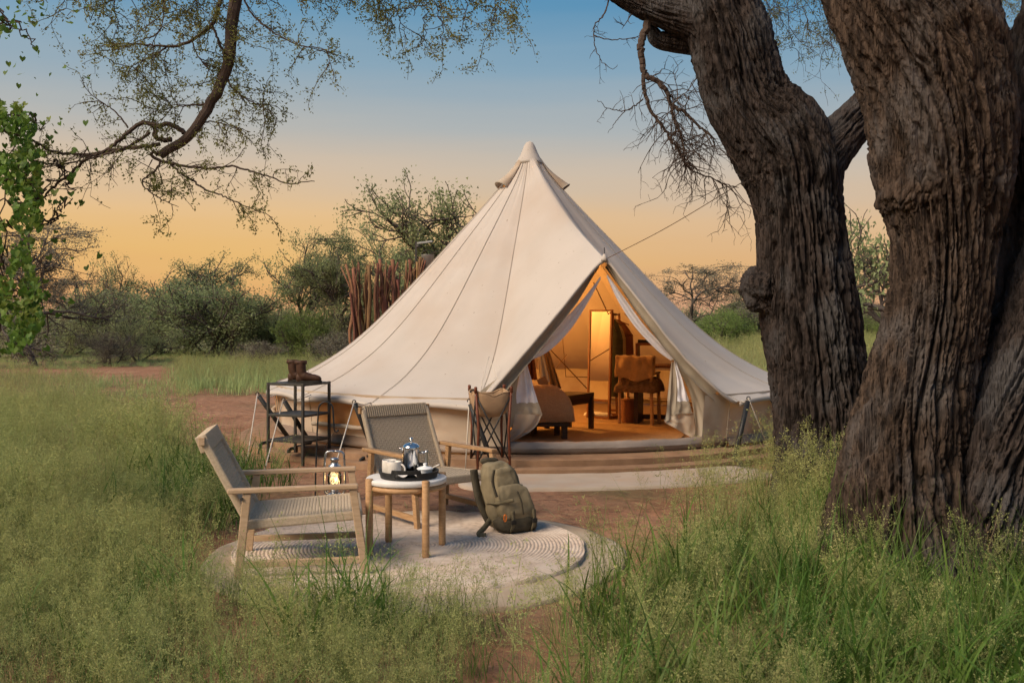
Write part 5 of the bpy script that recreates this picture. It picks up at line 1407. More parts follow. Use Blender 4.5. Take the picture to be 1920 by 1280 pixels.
# sprays hanging in from above along the top of the view
def spray(px, top, bottom, Y, n, seed, leafy=0.9, L=0.26, slant=0.0, depth=1):
    pth = tw.limb(PL([(px - slant, top, 0), (px - slant * 0.5 + 6, (top * 2 + bottom) / 3), (px - 4, (top + bottom * 2) / 3), (px + 6 + slant * 0.3, bottom)], Y), 0.006, 0.002, 24, 5, 0.012)
    tw.dress(pth, n, L, 0.0028, depth, 0.7, leafy)
for px, b, n, sl in ((705, 40, 10, 40), (655, 25, 7, 20), (740, 75, 10, 60), (800, 100, 12, -30), (828, 85, 10, -10), (880, 60, 9, -60), (930, 70, 9, -40), (960, 20, 7, 0), (770, 30, 8, 0), (975, 45, 6, -30),
                     (560, 30, 6, 20), (500, 20, 6, 0), (610, 20, 5, 10)):
    spray(px, -120, b, 6.1, n, px, 0.95, 0.24, sl)
for px, b, n, sl in ((165, 45, 12, 20), (215, 60, 14, 10), (255, 40, 10, -10), (120, 30, 10, 0), (330, 30, 9, 0), (365, 20, 8, 0), (290, 20, 8, 10)):
    spray(px, -130, b, 6.0, n, px + 1, 0.9, 0.26, sl)
for px, b, n, sl in ((1440, 60, 12, 10), (1480, 95, 14, 0), (1515, 110, 14, 20), (1555, 100, 12, 10), (1590, 60, 10, 0), (1460, 30, 10, 0), (1535, 40, 12, 0)):
    spray(px, -120, b, 8.6, n, px + 2, 0.32, 0.36, sl)
for px, b, n, sl in ((1835, 30, 8, 0), (1860, 70, 8, 0), (1850, 110, 6, 0)):
    spray(px, -120, b, 8.9, n, px + 2, 0.9, 0.36, sl)
put('limb', tw.mb.build('limb', M['twig']).data, M['twig'], elder); bpy.data.objects.remove([o for o in bpy.data.objects if o.name.startswith('limb') and o.parent is None][0])
cen = np.array([q[0] for q in tw.leaf]); dr = np.array([q[1] for q in tw.leaf])
fo = put('foliage', leaf_mesh('foliage', cen, dr, 8, 0.020, 0.015, 4, 0.42), M['leaf_fine'], elder)

# bare drooping twigs under the leaning tree's side limb
tb = Twigs(77)
YB = 7.5
b0 = tb.limb(PL([(1222, 10), (1214, 45), (1205, 72), (1200, 90), (1204, 112), (1210, 140), (1232, 152), (1250, 172), (1256, 192), (1264, 200), (1285, 212), (1305, 232), (1325, 248), (1340, 262)], YB), 0.034, 0.006, 80, 7, 0.004)
b1 = tb.limb(PL([(1206, 140), (1208, 165), (1212, 185), (1222, 212), (1240, 232), (1256, 260), (1278, 290), (1290, 315), (1320, 328), (1360, 345), (1385, 352)], YB), 0.016, 0.003, 60, 6, 0.004)
b2 = tb.limb(PL([(1258, 196), (1264, 225), (1276, 250), (1282, 280), (1284, 305)], YB), 0.012, 0.003, 36, 6, 0.004)
b3 = tb.limb(PL([(1206, 186), (1190, 198), (1172, 208), (1152, 206), (1135, 200), (1120, 188)], YB), 0.006, 0.002, 30, 5, 0.004)
b3b = tb.limb(PL([(1172, 208), (1155, 228), (1140, 250)], YB), 0.004, 0.0015, 16, 5)
b4 = tb.limb(PL([(1144, -30), (1136, 20), (1118, 45), (1112, 62), (1120, 98), (1132, 118), (1150, 130), (1158, 122)], YB), 0.007, 0.002, 40, 5, 0.004)
b5 = tb.limb(PL([(1112, 66), (1140, 74), (1172, 74), (1198, 70)], YB), 0.005, 0.003, 20, 5)
b6 = tb.limb(PL([(1262, 196), (1275, 180), (1290, 170), (1300, 148)], YB), 0.006, 0.002, 16, 5)
b7 = tb.limb(PL([(1186, 25), (1176, 40), (1166, 55)], YB), 0.006, 0.002, 10, 5)
for p, n, L, t0 in ((b0, 34, 0.34, 0.45), (b1, 44, 0.30, 0.25), (b2, 30, 0.28, 0.1), (b6, 8, 0.25, 0.2)):
    tb.dress(p, n, L, 0.0045, 2, 1.1, 0.0, (0.25, 0, -0.35), t0, 0.05)
for p, n, L in ((b3, 8, 0.14), (b4, 7, 0.16), (b5, 5, 0.10), (b7, 4, 0.1)):
    tb.dress(p, n, L, 0.003, 1, 0.3, 0.0)
_o = tb.mb.build('bare_twigs', M['twig']); _me = _o.data; bpy.data.objects.remove(_o)
put('hanging_branch', _me, M['twig'], leaning)

# ------------------------------------------------------------------ creeper
cv = thing('creeper', 'bright green heart-leaved creeper trailing at the picture edge', 'creeper', (-3.2, 5.9, 0))
tv = Twigs(90)
YV = 5.9
stems = [[(-60, 1020), (-40, 800), (-10, 620), (10, 500), (5, 380), (20, 280), (40, 230), (25, 190)],
         [(-60, 640), (0, 560), (40, 545), (62, 572), (50, 620), (20, 650)], [(-30, 430), (20, 420), (55, 400), (80, 350), (110, 330), (150, 300), (165, 275)],
         [(-40, 300), (10, 240), (50, 215), (75, 228), (85, 238)], [(-30, 520), (20, 470), (45, 455), (60, 470), (80, 530)], [(-40, -60), (-10, 10), (20, 50), (40, 62), (60, 80)],
         [(-20, 340), (30, 330), (70, 370), (40, 410)], [(90, 420), (110, 395), (130, 380)], [(100, 300), (125, 330), (132, 362)]]
leafp = []
tv.limb(PL([(-95, 1060), (-78, 850), (-62, 640), (-52, 430), (-40, 230), (-34, 60), (-20, -140)], YV), 0.034, 0.014, 60, 8, 0.012)
for q_ in ([(-60, 560), (-20, 520), (30, 520), (70, 560)], [(-52, 420), (-10, 380), (40, 380), (72, 420)], [(-40, 240), (0, 220), (40, 222), (78, 240)], [(-34, 70), (0, 40), (40, 50), (66, 88)]):
    tv.limb(PL(q_, YV), 0.008, 0.003, 24, 5, 0.012)
for st in stems:
    p = tv.limb(PL([(q[0], q[1]) for q in st], YV), 0.007, 0.003, 40, 5, 0.02)
    for _ in range(60 if st[-1][0] < 100 and len(st) > 3 else 6):
        i = tv.r.integers(2, 40)
        spread = np.array([0.16, 0.18, 0.16]) if len(st) > 3 else np.array([0.06, 0.06, 0.06])
        leafp.append(p[i] + tv.r.normal(size=3) * spread)
for _ in range(4600):
    y = tv.r.uniform(190, 660)
    w = np.interp(y, [190, 260, 330, 420, 480, 520, 600, 660], [35, 90, 75, 80, 52, 70, 85, 40])
    x = w - abs(tv.r.normal()) * (w * 0.85 + 40)
    if pn(x * 0.03, y * 0.022, 4.4) + 0.35 * pn(x * 0.09, y * 0.07, 1.4) < -0.20 + 0.12 * (x > 55): continue
    leafp.append(P(x, y, YV + tv.r.normal() * 0.22))
for _ in range(60):
    leafp.append(P(tv.r.uniform(-60, 66), tv.r.uniform(-20, 72), YV + tv.r.normal() * 0.1))
for q in ((165, 12), (180, 22), (60, 82), (66, 90), (130, 380), (133, 362), (165, 280), (180, 280), (150, 298), (80, 230)):
    leafp.append(P(q[0], q[1], YV))
def heart_leaves(name, cen, size, seed):
    r = np.random.default_rng(seed)
    o2 = np.array([(0, -0.10), (0.30, -0.34), (0.50, -0.12), (0.40, 0.22), (0, 0.66), (-0.40, 0.22), (-0.50, -0.12), (-0.30, -0.34)])
    V, F = [], []
    for k, c in enumerate(cen):
        nrm = r.normal(size=3) + np.array([0, -0.9, 0.3]); nrm /= np.linalg.norm(nrm)
        dn = np.array([0, 0, -1.0]) + r.normal(size=3) * 0.45; a = dn - nrm * np.dot(dn, nrm); a /= np.linalg.norm(a)
        b = np.cross(a, nrm); s = size * r.uniform(0.4, 1.35)
        cup = r.uniform(0.05, 0.25)
        for x, y in o2:
            V.append(c + s * (b * x + a * y + nrm * (abs(x) * cup - 0.15 * y * y)))
        i = k * 8
        F += [(i, i + 1, i + 2, i + 3), (i, i + 3, i + 4, i + 4), (i, i + 4, i + 5, i + 5), (i, i + 5, i + 6, i + 7)]
    me = bpy.data.meshes.new(name)
    me.from_pydata([tuple(v) for v in V], [], [tuple(dict.fromkeys(f)) for f in F]); me.update()
    return me
_o = tv.mb.build('vine_stems', M['twig']); _me = _o.data; bpy.data.objects.remove(_o)
put('stem', _me, M['twig'], cv)
leafp = [q for q in leafp if q[2] > P(0, 662, YV)[2]]
put('leaves', heart_leaves('leaves', leafp, 0.038, 7), M['leaf_vine'], cv)

# ------------------------------------------------------------------ trees and bushes beyond the clearing
def grow_tree(seed, kind):
    """unit tree about 1 m tall: returns branch builder and leaf points"""
    r = np.random.default_rng(seed); mb = MB(); tips = []
    def br(p, d, L, rad, lvl, maxl):
        n = 5
        pts = [np.array(p)]
        for k in range(n):
            g = {'acacia': 0.02, 'bush': 0.06, 'tall': 0.10, 'open': 0.07}.get(kind, 0.05)
            d = d + r.normal(size=3) * (0.20 if lvl else 0.10) + np.array([0, 0, g])
            if kind == 'acacia' and pts[-1][2] > 0.72: d[2] *= 0.45
            d = d / np.linalg.norm(d)
            pts.append(pts[-1] + d * L / n)
        mb.tube(np.array(pts), np.linspace(rad, rad * 0.62, n + 1), 6 if lvl < 2 else 4, cap=False)
        if lvl >= maxl:
            tips.extend(pts[2:])
            return
        nb = {0: (3, 5), 1: (3, 5), 2: (3, 5)}.get(lvl, (2, 4))
        for k in range(r.integers(*nb)):
            i = r.integers(2, n + 1) if lvl else r.integers(3, n + 1)
            q = d + r.normal(size=3) * {'acacia': (0.9, 0.9, 0.35), 'bush': (0.8, 0.8, 0.5), 'tall': (0.7, 0.7, 0.55), 'open': (0.85, 0.85, 0.4)}[kind]
            br(pts[i], q, L * r.uniform(0.55, 0.85), rad * 0.58, lvl + 1, maxl)
        br(pts[-1], d + r.normal(size=3) * 0.3, L * 0.75, rad * 0.6, lvl + 1, maxl)
    if kind == 'acacia':
        br((0, 0, -0.03), np.array([r.normal() * 0.2, 0, 1.0]), 0.34, 0.020, 0, 5)
    elif kind == 'open':
        br((0, 0, -0.03), np.array([r.normal() * 0.25, 0, 1.0]), 0.40, 0.026, 0, 4)
    elif kind == 'tall':
        br((0, 0, -0.03), np.array([r.normal() * 0.15, 0, 1.0]), 0.34, 0.016, 0, 4)
    else:
        for k in range(6):
            br((r.normal() * 0.05, r.normal() * 0.05, -0.03), np.array([r.normal() * 0.7, r.normal() * 0.7, 0.9]), 0.27, 0.012, 0, 3)
    return mb, np.array(tips), r
protos = {}
def proto(key, kind, seed, per, lsize, spread, leafm, keep=1.0):
    mb, tips, r = grow_tree(seed, kind)
    V = np.vstack(mb.v)
    top = np.percentile(tips[:, 2], 99.5)
    k = 1.0 / top
    mb.v = [V * k]
    tips = tips * k
    tips = tips[r.random(len(tips)) < keep]
    clump = pn(tips[:, 0] * 6, tips[:, 1] * 6, tips[:, 2] * 6 + seed) > (-0.05 if kind in ('open', 'acacia') else -0.14)
    if kind == 'open': clump &= tips[:, 2] > 0.42
    tips = tips[clump]
    if kind == 'bush':      # skirts of foliage down to the grass
        e = r.normal(size=(240, 3)) * [0.24, 0.24, 0.16] + [0, 0, 0.24]
        tips = np.vstack([tips, e[e[:, 2] > 0.02]])
    o = mb.build('proto', M['twig_far'], smooth=True); tm = o.data; bpy.data.objects.remove(o)
    cm = leaf_mesh('crown', tips, None, per, lsize, spread, seed, 0.55, tris=True); cm.materials.append(leafm)
    w = np.percentile(np.abs(tips[:, 0]), 97)
    protos[key] = (tm, cm, w)
    return len(tips) * per
nl = 0
nl += proto('acacia_a', 'acacia', 4, 7, 0.020, 0.022, M['leaf_bush'])
nl += proto('acacia_b', 'acacia', 9, 6, 0.020, 0.024, M['leaf_bush'])
nl += proto('acacia_bare', 'acacia', 15, 6, 0.016, 0.022, M['leaf_grey'], 0.9)
nl += proto('tall_a', 'tall', 5, 7, 0.017, 0.022, M['leaf_bush'])
nl += proto('tall_b', 'tall', 12, 8, 0.017, 0.022, M['leaf_bush'])
nl += proto('bush_a', 'bush', 6, 11, 0.024, 0.045, M['leaf_bush'])
nl += proto('bush_b', 'bush', 7, 11, 0.024, 0.045, M['leaf_bush'])
nl += proto('bush_c', 'bush', 18, 11, 0.021, 0.042, M['leaf_bush'])
nl += proto('bush_bright', 'bush', 8, 16, 0.030, 0.048, M['leaf_bright'])
nl += proto('bush_grey', 'bush', 19, 9, 0.022, 0.05, M['leaf_grey'])
nl += proto('open_a', 'open', 41, 16, 0.019, 0.030, M['leaf_bush'])
nl += proto('open_b', 'open', 47, 15, 0.019, 0.030, M['leaf_bush'])
nl += proto('sparse', 'open', 53, 5, 0.024, 0.030, M['leaf_bush'])
print('proto leaves', nl)
def bg_tree(key, px, top, Y, width_px, rz, name, label, cat, group, z0=0.0):
    tm, cm, w = protos[key]
    H = CAMZ + (HORIZON - top) / FPX * Y
    o = thing(name, label, cat, ((px - 960) / FPX * Y, Y, z0), 0, group)
    sx = (width_px / 2.0 / FPX * Y) / w
    for nm, me in (('trunk', tm), ('crown', cm)):
        c = link(nm, me, None, o); c.scale = (sx, sx, H); c.rotation_euler = (0, 0, R(rz))
    return o
GT, GB = 'trees beyond the clearing', 'bushes beyond the clearing'
T_ = [('acacia_bare', 70, 420, 30, 300, 20, 'acacia_tree', 'spreading thin-leaved acacia behind the creeper, its crown against the orange sky', GT),
      ('acacia_bare', 150, 522, 48, 180, 80, 'acacia_tree', 'small greyish flat-topped acacia between the spreading acacia and the dark round tree', GT),
      ('tall_a', 228, 484, 42, 170, 60, 'bush_tree', 'dark round-headed tree standing just past the creeper and the spreading acacia', GT),
      ('open_b', 345, 480, 44, 150, 140, 'bush_tree', 'tree with ragged crown above the middle of the bush line', GT),
      ('open_a', 545, 434, 38, 230, 200, 'open_tree', 'tall open-branched tree standing between the ragged bushes and the pole enclosure', GT),
      ('acacia_a', 655, 446, 33, 200, 10, 'acacia_tree', 'flat-topped acacia with dark crooked limbs beside the pole enclosure', GT),
      ('acacia_b', 752, 424, 38, 230, 120, 'acacia_tree', 'green acacia crown rising directly behind the pole enclosure', GT),
      ('open_b', 872, 340, 30, 230, 260, 'open_tree', 'tallest leafy tree, showing above the sloping side of the tent', GT),
      ('acacia_bare', 1305, 498, 55, 230, 300, 'acacia_tree', 'thin-leaved acacia on the skyline above the sloping tent edge by the leaning trunk', GT),
      ('acacia_a', 1420, 545, 62, 180, 40, 'acacia_tree', 'low acacia peeping out behind the burl of the leaning trunk', GT),
      ('acacia_bare', 1655, 545, 60, 150, 200, 'acacia_tree', 'distant acacia seen in the gap between the two big trunks', GT),
      ('sparse', 1712, 318, 14, 300, 10, 'leafy_tree', 'pale leafy tree in the gap between the two big trunks, above the field', GT)]
for t in T_:
    bg_tree(t[0], t[1], t[2], t[3], t[4], t[5], t[6], t[7], 'tree', t[8])
B_ = [('bush_a', 30, 574, 36, 210, 0, 'dark bush low behind the creeper leaves'), ('bush_c', 125, 570, 40, 170, 50, 'olive bush right of the creeper, under the greyish acacia'),
      ('bush_b', 215, 534, 41, 210, 100, 'large dark bush below the round-headed tree'), ('bush_c', 255, 578, 34, 150, 210, 'grey-green bush with thin stems in front of the large dark bush'),
      ('bush_a', 330, 548, 40, 240, 150, 'broad green bush in the middle of the bush line, below the ragged tree'), ('bush_b', 405, 520, 38, 230, 20, 'tall feathery bush with drooping edges, highest of the bush line'),
      ('bush_c', 465, 552, 43, 200, 330, 'dark bush between the feathery bush and the tall open tree'), ('bush_a', 525, 572, 41, 190, 80, 'dark bush around the foot of the tall open tree'),
      ('bush_c', 610, 568, 39, 200, 260, 'olive bush behind the bright green bush'), ('bush_b', 690, 578, 40, 200, 130, 'bush half hidden by the pole enclosure'),
      ('bush_grey', 205, 622, 31, 90, 40, 'small brownish shrub at the grass edge below the large dark bush'), ('bush_grey', 640, 622, 27, 130, 10, 'greyish purple shrub beside the sloping tent edge'),
      ('bush_grey', 488, 640, 30, 90, 200, 'small grey shrub in the grass in front of the dark bush'), ('bush_bright', 566, 582, 32, 86, 0, 'bright yellow-green bush standing out before the dark bushes'),
      ('bush_bright', 1352, 582, 44, 120, 60, 'round bright green bush by the field at the sloping tent edge'), ('bush_c', 1290, 570, 58, 190, 90, 'dark bush behind the tent edge below the skyline acacia'),
      ('bush_b', 1410, 572, 60, 170, 180, 'dark bush between the round green bush and the leaning trunk'), ('bush_a', 1600, 570, 60, 170, 270, 'hazy dark bush in the gap between the big trunks'),
      ('bush_bright', 1648, 592, 58, 90, 120, 'small light green bush in the gap between the big trunks'), ('bush_c', 1690, 565, 58, 150, 300, 'dark bush touching the gnarled trunk on the far side of the field'),
      ('bush_a', -60, 540, 40, 220, 300, 'dark bush cut off by the picture edge behind the creeper')]
for t in B_:
    bg_tree(t[0], t[1], t[2], t[3], t[4], t[5], 'bush', t[6], 'bush', GB)
# far wood on the horizon, one mass
r = np.random.default_rng(55)
n = 5200
X = r.uniform(-130, 130, n); Yv = r.uniform(80, 125, n)
hh = 2.0 + 1.0 * pn(X * 0.09, Yv * 0.05, 1.0) + 0.8 * pn(X * 0.35, Yv * 0.2, 4.0)
cen = np.stack([X, Yv, np.abs(r.random(n)) ** 0.8 * np.clip(hh, 0.6, 4)], -1)
o = link('distant_woodland', leaf_mesh('distant_woodland', cen, None, 16, 0.24, 0.45, 3, 0.6, tris=True), M['leaf_bush'])
o['kind'] = 'stuff'; o['label'] = 'far belt of dark bushland along the horizon'; o['category'] = 'woodland'
# ------------------------------------------------------------------ grasses
M['grass_blade'] = mat('grass_blade', (0.100, 0.175, 0.045), (0.165, 0.245, 0.068), 3.0, 3, 0.6, transl=0.40, rand=0.25, c3=(0.16, 0.19, 0.07), s3=6.0)
M['grass_broad'] = mat('grass_broad', (0.085, 0.165, 0.03), (0.14, 0.235, 0.045), 3.0, 3, 0.5, transl=0.40, rand=0.22)
M['grass_seed'] = mat('grass_seed', (0.315, 0.365, 0.13), (0.47, 0.48, 0.195), 6.0, 3, 0.8, transl=0.40, rand=0.2)
M['grass_pale'] = mat('grass_pale', (0.31, 0.34, 0.135), (0.46, 0.43, 0.21), 2.0, 3, 0.8, transl=0.40, rand=0.22)
M['grass_field'] = mat('grass_field', (0.30, 0.41, 0.16), (0.42, 0.51, 0.22), 2.0, 3, 0.7, transl=0.40, rand=0.2)
M['grass_dry'] = mat('grass_dry', (0.36, 0.29, 0.15), (0.46, 0.38, 0.21), 4.0, 3, 0.85, transl=0.35, rand=0.2)
class Tuft:
    def __init__(s, seed):
        s.r = np.random.default_rng(seed); s.V = []; s.F = []; s.mi = []; s.n = 0
    def quad(s, a, b, c, d, mi):
        s.V += [a, b, c, d]; s.F.append((s.n, s.n + 1, s.n + 2, s.n + 3)); s.mi.append(mi); s.n += 4
    def blade(s, p, az, L, w, bend, mi, seg=5, start=0.12):
        r = s.r
        h = np.array([math.cos(az), math.sin(az), 0.0]); side = np.array([-math.sin(az), math.cos(az), 0.0])
        q = np.array(p, float); ang = start + abs(r.normal()) * 0.12
        prev = None
        for k in range(seg + 1):
            t = k / seg
            ww = w * (1 - t ** 2.2) * (0.55 + 0.45 * min(1, t * 5)) + 0.0004
            a, b = q - side * ww / 2, q + side * ww / 2
            if prev is not None:
                s.quad(prev[0], prev[1], b, a, mi)
            prev = (a, b)
            d = h * math.sin(ang) + np.array([0, 0, math.cos(ang)])
            q = q + d * L / seg
            ang += bend / seg * (0.5 + t)
            side = side + r.normal(size=3) * 0.06; side /= np.linalg.norm(side)
    def culm(s, p, az, L, lean, mi_stem, mi_seed, nb=16, spread=0.10, ns=5, w=0.0022, grain=0.0046):
        r = s.r
        h = np.array([math.cos(az), math.sin(az), 0.0])
        path = [np.array(p, float)]; ang = lean * 0.3
        seg = 7
        for k in range(seg):
            d = h * math.sin(ang) + np.array([0, 0, math.cos(ang)])
            path.append(path[-1] + d * L / seg); ang += lean / seg * 1.4
        path = np.array(path)
        side = np.array([-h[1], h[0], 0.0])
        for sd in (side, h):
            for k in range(seg):
                w0, w1 = w * (1 - 0.6 * k / seg), w * (1 - 0.6 * (k + 1) / seg)
                s.quad(path[k] - sd * w0 / 2, path[k] + sd * w0 / 2, path[k + 1] + sd * w1 / 2, path[k + 1] - sd * w1 / 2, mi_stem)
        for k in range(nb):
            t = 0.52 + 0.48 * k / nb
            i = t * seg; a = int(min(i, seg - 1)); o = path[a] + (path[a + 1] - path[a]) * (i - a)
            bl = spread * (1.25 - (t - 0.52) / 0.48) * r.uniform(0.6, 1.3)
            d = r.normal(size=3) * 0.7 + np.array([0, 0, 0.55]); d /= np.linalg.norm(d)
            e = o + d * bl
            sd = np.cross(d, r.normal(size=3)); sd /= np.linalg.norm(sd)
            s.quad(o - sd * 0.0006, o + sd * 0.0006, e + sd * 0.0004, e - sd * 0.0004, mi_seed)
            for j in range(ns):
                c = o + d * bl * r.uniform(0.35, 1.05) + r.normal(size=3) * bl * 0.16
                u = r.normal(size=3) + np.array([0, 0, 0.5]); u /= np.linalg.norm(u)
                v = np.cross(u, r.normal(size=3)); v /= np.linalg.norm(v)
                g = grain * r.uniform(0.7, 1.3)
                s.quad(c - u * g, c + v * g * 0.45, c + u * g, c - v * g * 0.45, mi_seed)
    def mesh(s, name, mats):
        me = np_mesh(name, np.array(s.V), np.array(s.F))
        for m in mats: me.materials.append(m)
        me.polygons.foreach_set('material_index', np.array(s.mi, np.int32)[:len(me.polygons)])
        return me
def tuft_panicle(seed, culms, L, blades, spread=0.10, nb=16, ns=5, rad=0.07, grain=0.0056, dry=False):
    t = Tuft(seed)
    for k in range(blades):
        a = t.r.uniform(0, 2 * PI); q = t.r.normal(size=2) * rad * 0.8
        t.blade((q[0], q[1], 0), a, L * t.r.uniform(0.35, 0.75), t.r.uniform(0.0025, 0.0055), t.r.uniform(0.5, 1.7), 0)
    for k in range(culms):
        a = t.r.uniform(0, 2 * PI); q = t.r.normal(size=2) * rad
        t.culm((q[0], q[1], 0), a, L * t.r.uniform(0.7, 1.1), abs(t.r.normal()) * 0.35 + 0.08, 1, 2, nb, spread, ns, grain=grain)
    return t.mesh('tuft', [M['grass_dry'], M['grass_dry'], M['grass_dry']] if dry else [M['grass_blade'], M['grass_pale'], M['grass_seed']])
def tuft_broad(seed, blades, L):
    t = Tuft(seed)
    for k in range(blades):
        a = t.r.uniform(0, 2 * PI); q = t.r.normal(size=2) * 0.06
        t.blade((q[0], q[1], 0), a, L * t.r.uniform(0.5, 1.1), t.r.uniform(0.007, 0.014), t.r.uniform(0.8, 2.2), 0, 7)
    for k in range(blades // 4):
        a = t.r.uniform(0, 2 * PI); q = t.r.normal(size=2) * 0.05
        t.blade((q[0], q[1], 0), a, L * t.r.uniform(0.8, 1.3), 0.004, t.r.uniform(0.2, 0.7), 0, 6)
    return t.mesh('tuft', [M['grass_broad']])
def tuft_fine(seed, blades, L, m, w=0.004, bend=(0.4, 1.4), rad=0.09, seedheads=0):
    t = Tuft(seed)
    for k in range(blades):
        a = t.r.uniform(0, 2 * PI); q = t.r.normal(size=2) * rad
        t.blade((q[0], q[1], 0), a, L * t.r.uniform(0.5, 1.1), w * t.r.uniform(0.7, 1.4), t.r.uniform(*bend), 0, 4)
    for k in range(seedheads):
        a = t.r.uniform(0, 2 * PI); q = t.r.normal(size=2) * rad
        t.culm((q[0], q[1], 0), a, L * t.r.uniform(0.9, 1.5), abs(t.r.normal()) * 0.3 + 0.1, 0, 1, 10, 0.05, 4, w=0.004, grain=0.010)
    return t.mesh('tuft', [m, M['grass_seed']])

def scatter(name, meshes, pts, scl, idx, label, tilt=0.10):
    n = len(pts)
    col = bpy.data.collections.new(name + '_kinds')
    for k, me in enumerate(meshes):
        col.objects.link(bpy.data.objects.new('%s_kind_%02d' % (name, k), me))
    r = np.random.default_rng(len(name) + n)
    me = bpy.data.meshes.new(name)
    me.vertices.add(n); me.vertices.foreach_set('co', np.asarray(pts, np.float32).ravel())
    rot = np.stack([r.normal(size=n) * tilt, r.normal(size=n) * tilt, r.uniform(0, 2 * PI, n)], -1).astype(np.float32)
    me.attributes.new('rot', 'FLOAT_VECTOR', 'POINT').data.foreach_set('vector', rot.ravel())
    s3 = np.stack([scl * r.uniform(0.85, 1.15, n), scl * r.uniform(0.85, 1.15, n), scl], -1).astype(np.float32)
    me.attributes.new('scl', 'FLOAT_VECTOR', 'POINT').data.foreach_set('vector', s3.ravel())
    me.attributes.new('kid', 'INT', 'POINT').data.foreach_set('value', np.asarray(idx, np.int32))
    o = bpy.data.objects.new(name, me); C.objects.link(o)
    g = bpy.data.node_groups.new(name, 'GeometryNodeTree')
    g.interface.new_socket('Geometry', in_out='INPUT', socket_type='NodeSocketGeometry')
    g.interface.new_socket('Geometry', in_out='OUTPUT', socket_type='NodeSocketGeometry')
    N, L = g.nodes, g.links
    gi, go = N.new('NodeGroupInput'), N.new('NodeGroupOutput')
    ip = N.new('GeometryNodeInstanceOnPoints'); ci = N.new('GeometryNodeCollectionInfo')
    ci.inputs['Collection'].default_value = col
    ci.inputs['Separate Children'].default_value = True; ci.inputs['Reset Children'].default_value = True
    ip.inputs['Pick Instance'].default_value = True
    def attr(nm, ty):
        a = N.new('GeometryNodeInputNamedAttribute'); a.data_type = ty; a.inputs['Name'].default_value = nm
        return [q for q in a.outputs if q.enabled and q.name == 'Attribute'][0]
    L.new(gi.outputs[0], ip.inputs['Points']); L.new(ci.outputs[0], ip.inputs['Instance'])
    L.new(attr('kid', 'INT'), ip.inputs['Instance Index'])
    L.new(attr('rot', 'FLOAT_VECTOR'), ip.inputs['Rotation']); L.new(attr('scl', 'FLOAT_VECTOR'), ip.inputs['Scale'])
    L.new(ip.outputs[0], go.inputs[0])
    md = o.modifiers.new('scatter', 'NODES'); md.node_group = g
    o['kind'] = 'stuff'; o['label'] = label; o['category'] = 'grass'
    return o

rg_ = np.random.default_rng(123)
def cand(x0, x1, y0, y1, dens):
    n = int((x1 - x0) * (y1 - y0) * dens)
    X = rg_.uniform(x0, x1, n); Y = rg_.uniform(y0, y1, n)
    return X, Y
def pix(X, Y):
    return 960 + FPX * X / Y, HORIZON + CAMZ * FPX / Y
LB = ([640, 700, 720, 760, 800, 850, 890, 930, 965, 1000, 1040, 1090, 1112, 1135, 1160, 1180, 1230, 1300, 2200], [110, 165, 175, 190, 205, 250, 315, 370, 385, 335, 330, 335, 380, 640, 820, 905, 890, 860, 840])
RB = ([640, 885, 905, 945, 970, 1000, 1040, 1090, 1130, 1160, 1200, 1260, 1300, 2200], [1500, 1505, 1505, 1495, 1470, 1420, 1330, 1240, 1170, 1115, 1090, 1060, 1050, 1010])
def clear(X, Y, rugm=1.20):
    ok = np.hypot(X - MATC[0], Y - MATC[1]) > rugm
    ok &= np.hypot(X - TC[0], Y - TC[1]) > 3.50
    ok &= ~((X > -0.45) & (X < 2.5) & (Y > 8.15) & (Y < 9.6) & (Y < 9.75 - 0.0 * X) & (np.abs((Y - 8.65) - 0.13 * (X - 0.9)) < 0.42))
    ok &= np.hypot(X - 2.27, Y - 7.5) > 0.33
    ok &= np.hypot(X - 2.15, Y - 5.3) > 0.40
    return ok
def edge_prob(X, Y, soft_l=26, soft_r=30):
    gx, gy = pix(X, Y)
    w = 20 * pn(X * 2.2, Y * 2.2, 3.0)
    l = 1 / (1 + np.exp((gx + w - np.interp(gy, *LB)) / soft_l))
    r_ = 1 / (1 + np.exp((np.interp(gy, *RB) - gx + w) / soft_r))
    return l, r_
# tall feathery grass around the camp
pan = [tuft_panicle(100 + k, 9, 0.62, 16, 0.105, 17, 5) for k in range(5)] + [tuft_panicle(106, 5, 0.66, 9, 0.06, 9, 3, dry=True)]
low = [tuft_panicle(140 + k, 8, 0.36, 40, 0.075, 14, 4, 0.08, 0.0042) for k in range(4)]
X, Y = cand(-9, 4.2, 1.9, 13.5, 42)
l, r_ = edge_prob(X, Y)
patch = 0.62 + 0.6 * pn(X * 0.9, Y * 0.9, 12.0)
leafy = np.clip((pix(X, Y)[0] - 1250) / 250, 0, 1) * np.clip((pix(X, Y)[1] - 1080) / 80, 0, 1)
pr = np.clip(np.maximum(l * 0.95, r_ * 0.55), 0, 1) * np.clip(patch, 0.25, 1) * (1 - 0.6 * leafy)
keep = (rg_.random(len(X)) < pr) & clear(X, Y) & (np.abs(X) < Y * 0.62 + 0.6)
X, Y = X[keep], Y[keep]
h = np.interp(Y, [1.9, 3.0, 4.2, 6.0, 8.0, 12.0], [0.42, 0.55, 0.66, 0.85, 1.05, 1.15]) * (0.80 + 0.42 * pn(X * 1.1, Y * 1.1, 5.0)) * (1 + 0.28 * np.exp(-((pix(X, Y)[0] - 290) / 120) ** 2 - ((pix(X, Y)[1] - 890) / 70) ** 2))
isl = X < 0.2
h = np.where(isl, h, np.interp(Y, [1.9, 3.5, 5.0, 8.0], [0.55, 0.75, 1.0, 1.3]) * (0.85 + 0.3 * pn(X * 1.4, Y * 1.4, 5.0)))
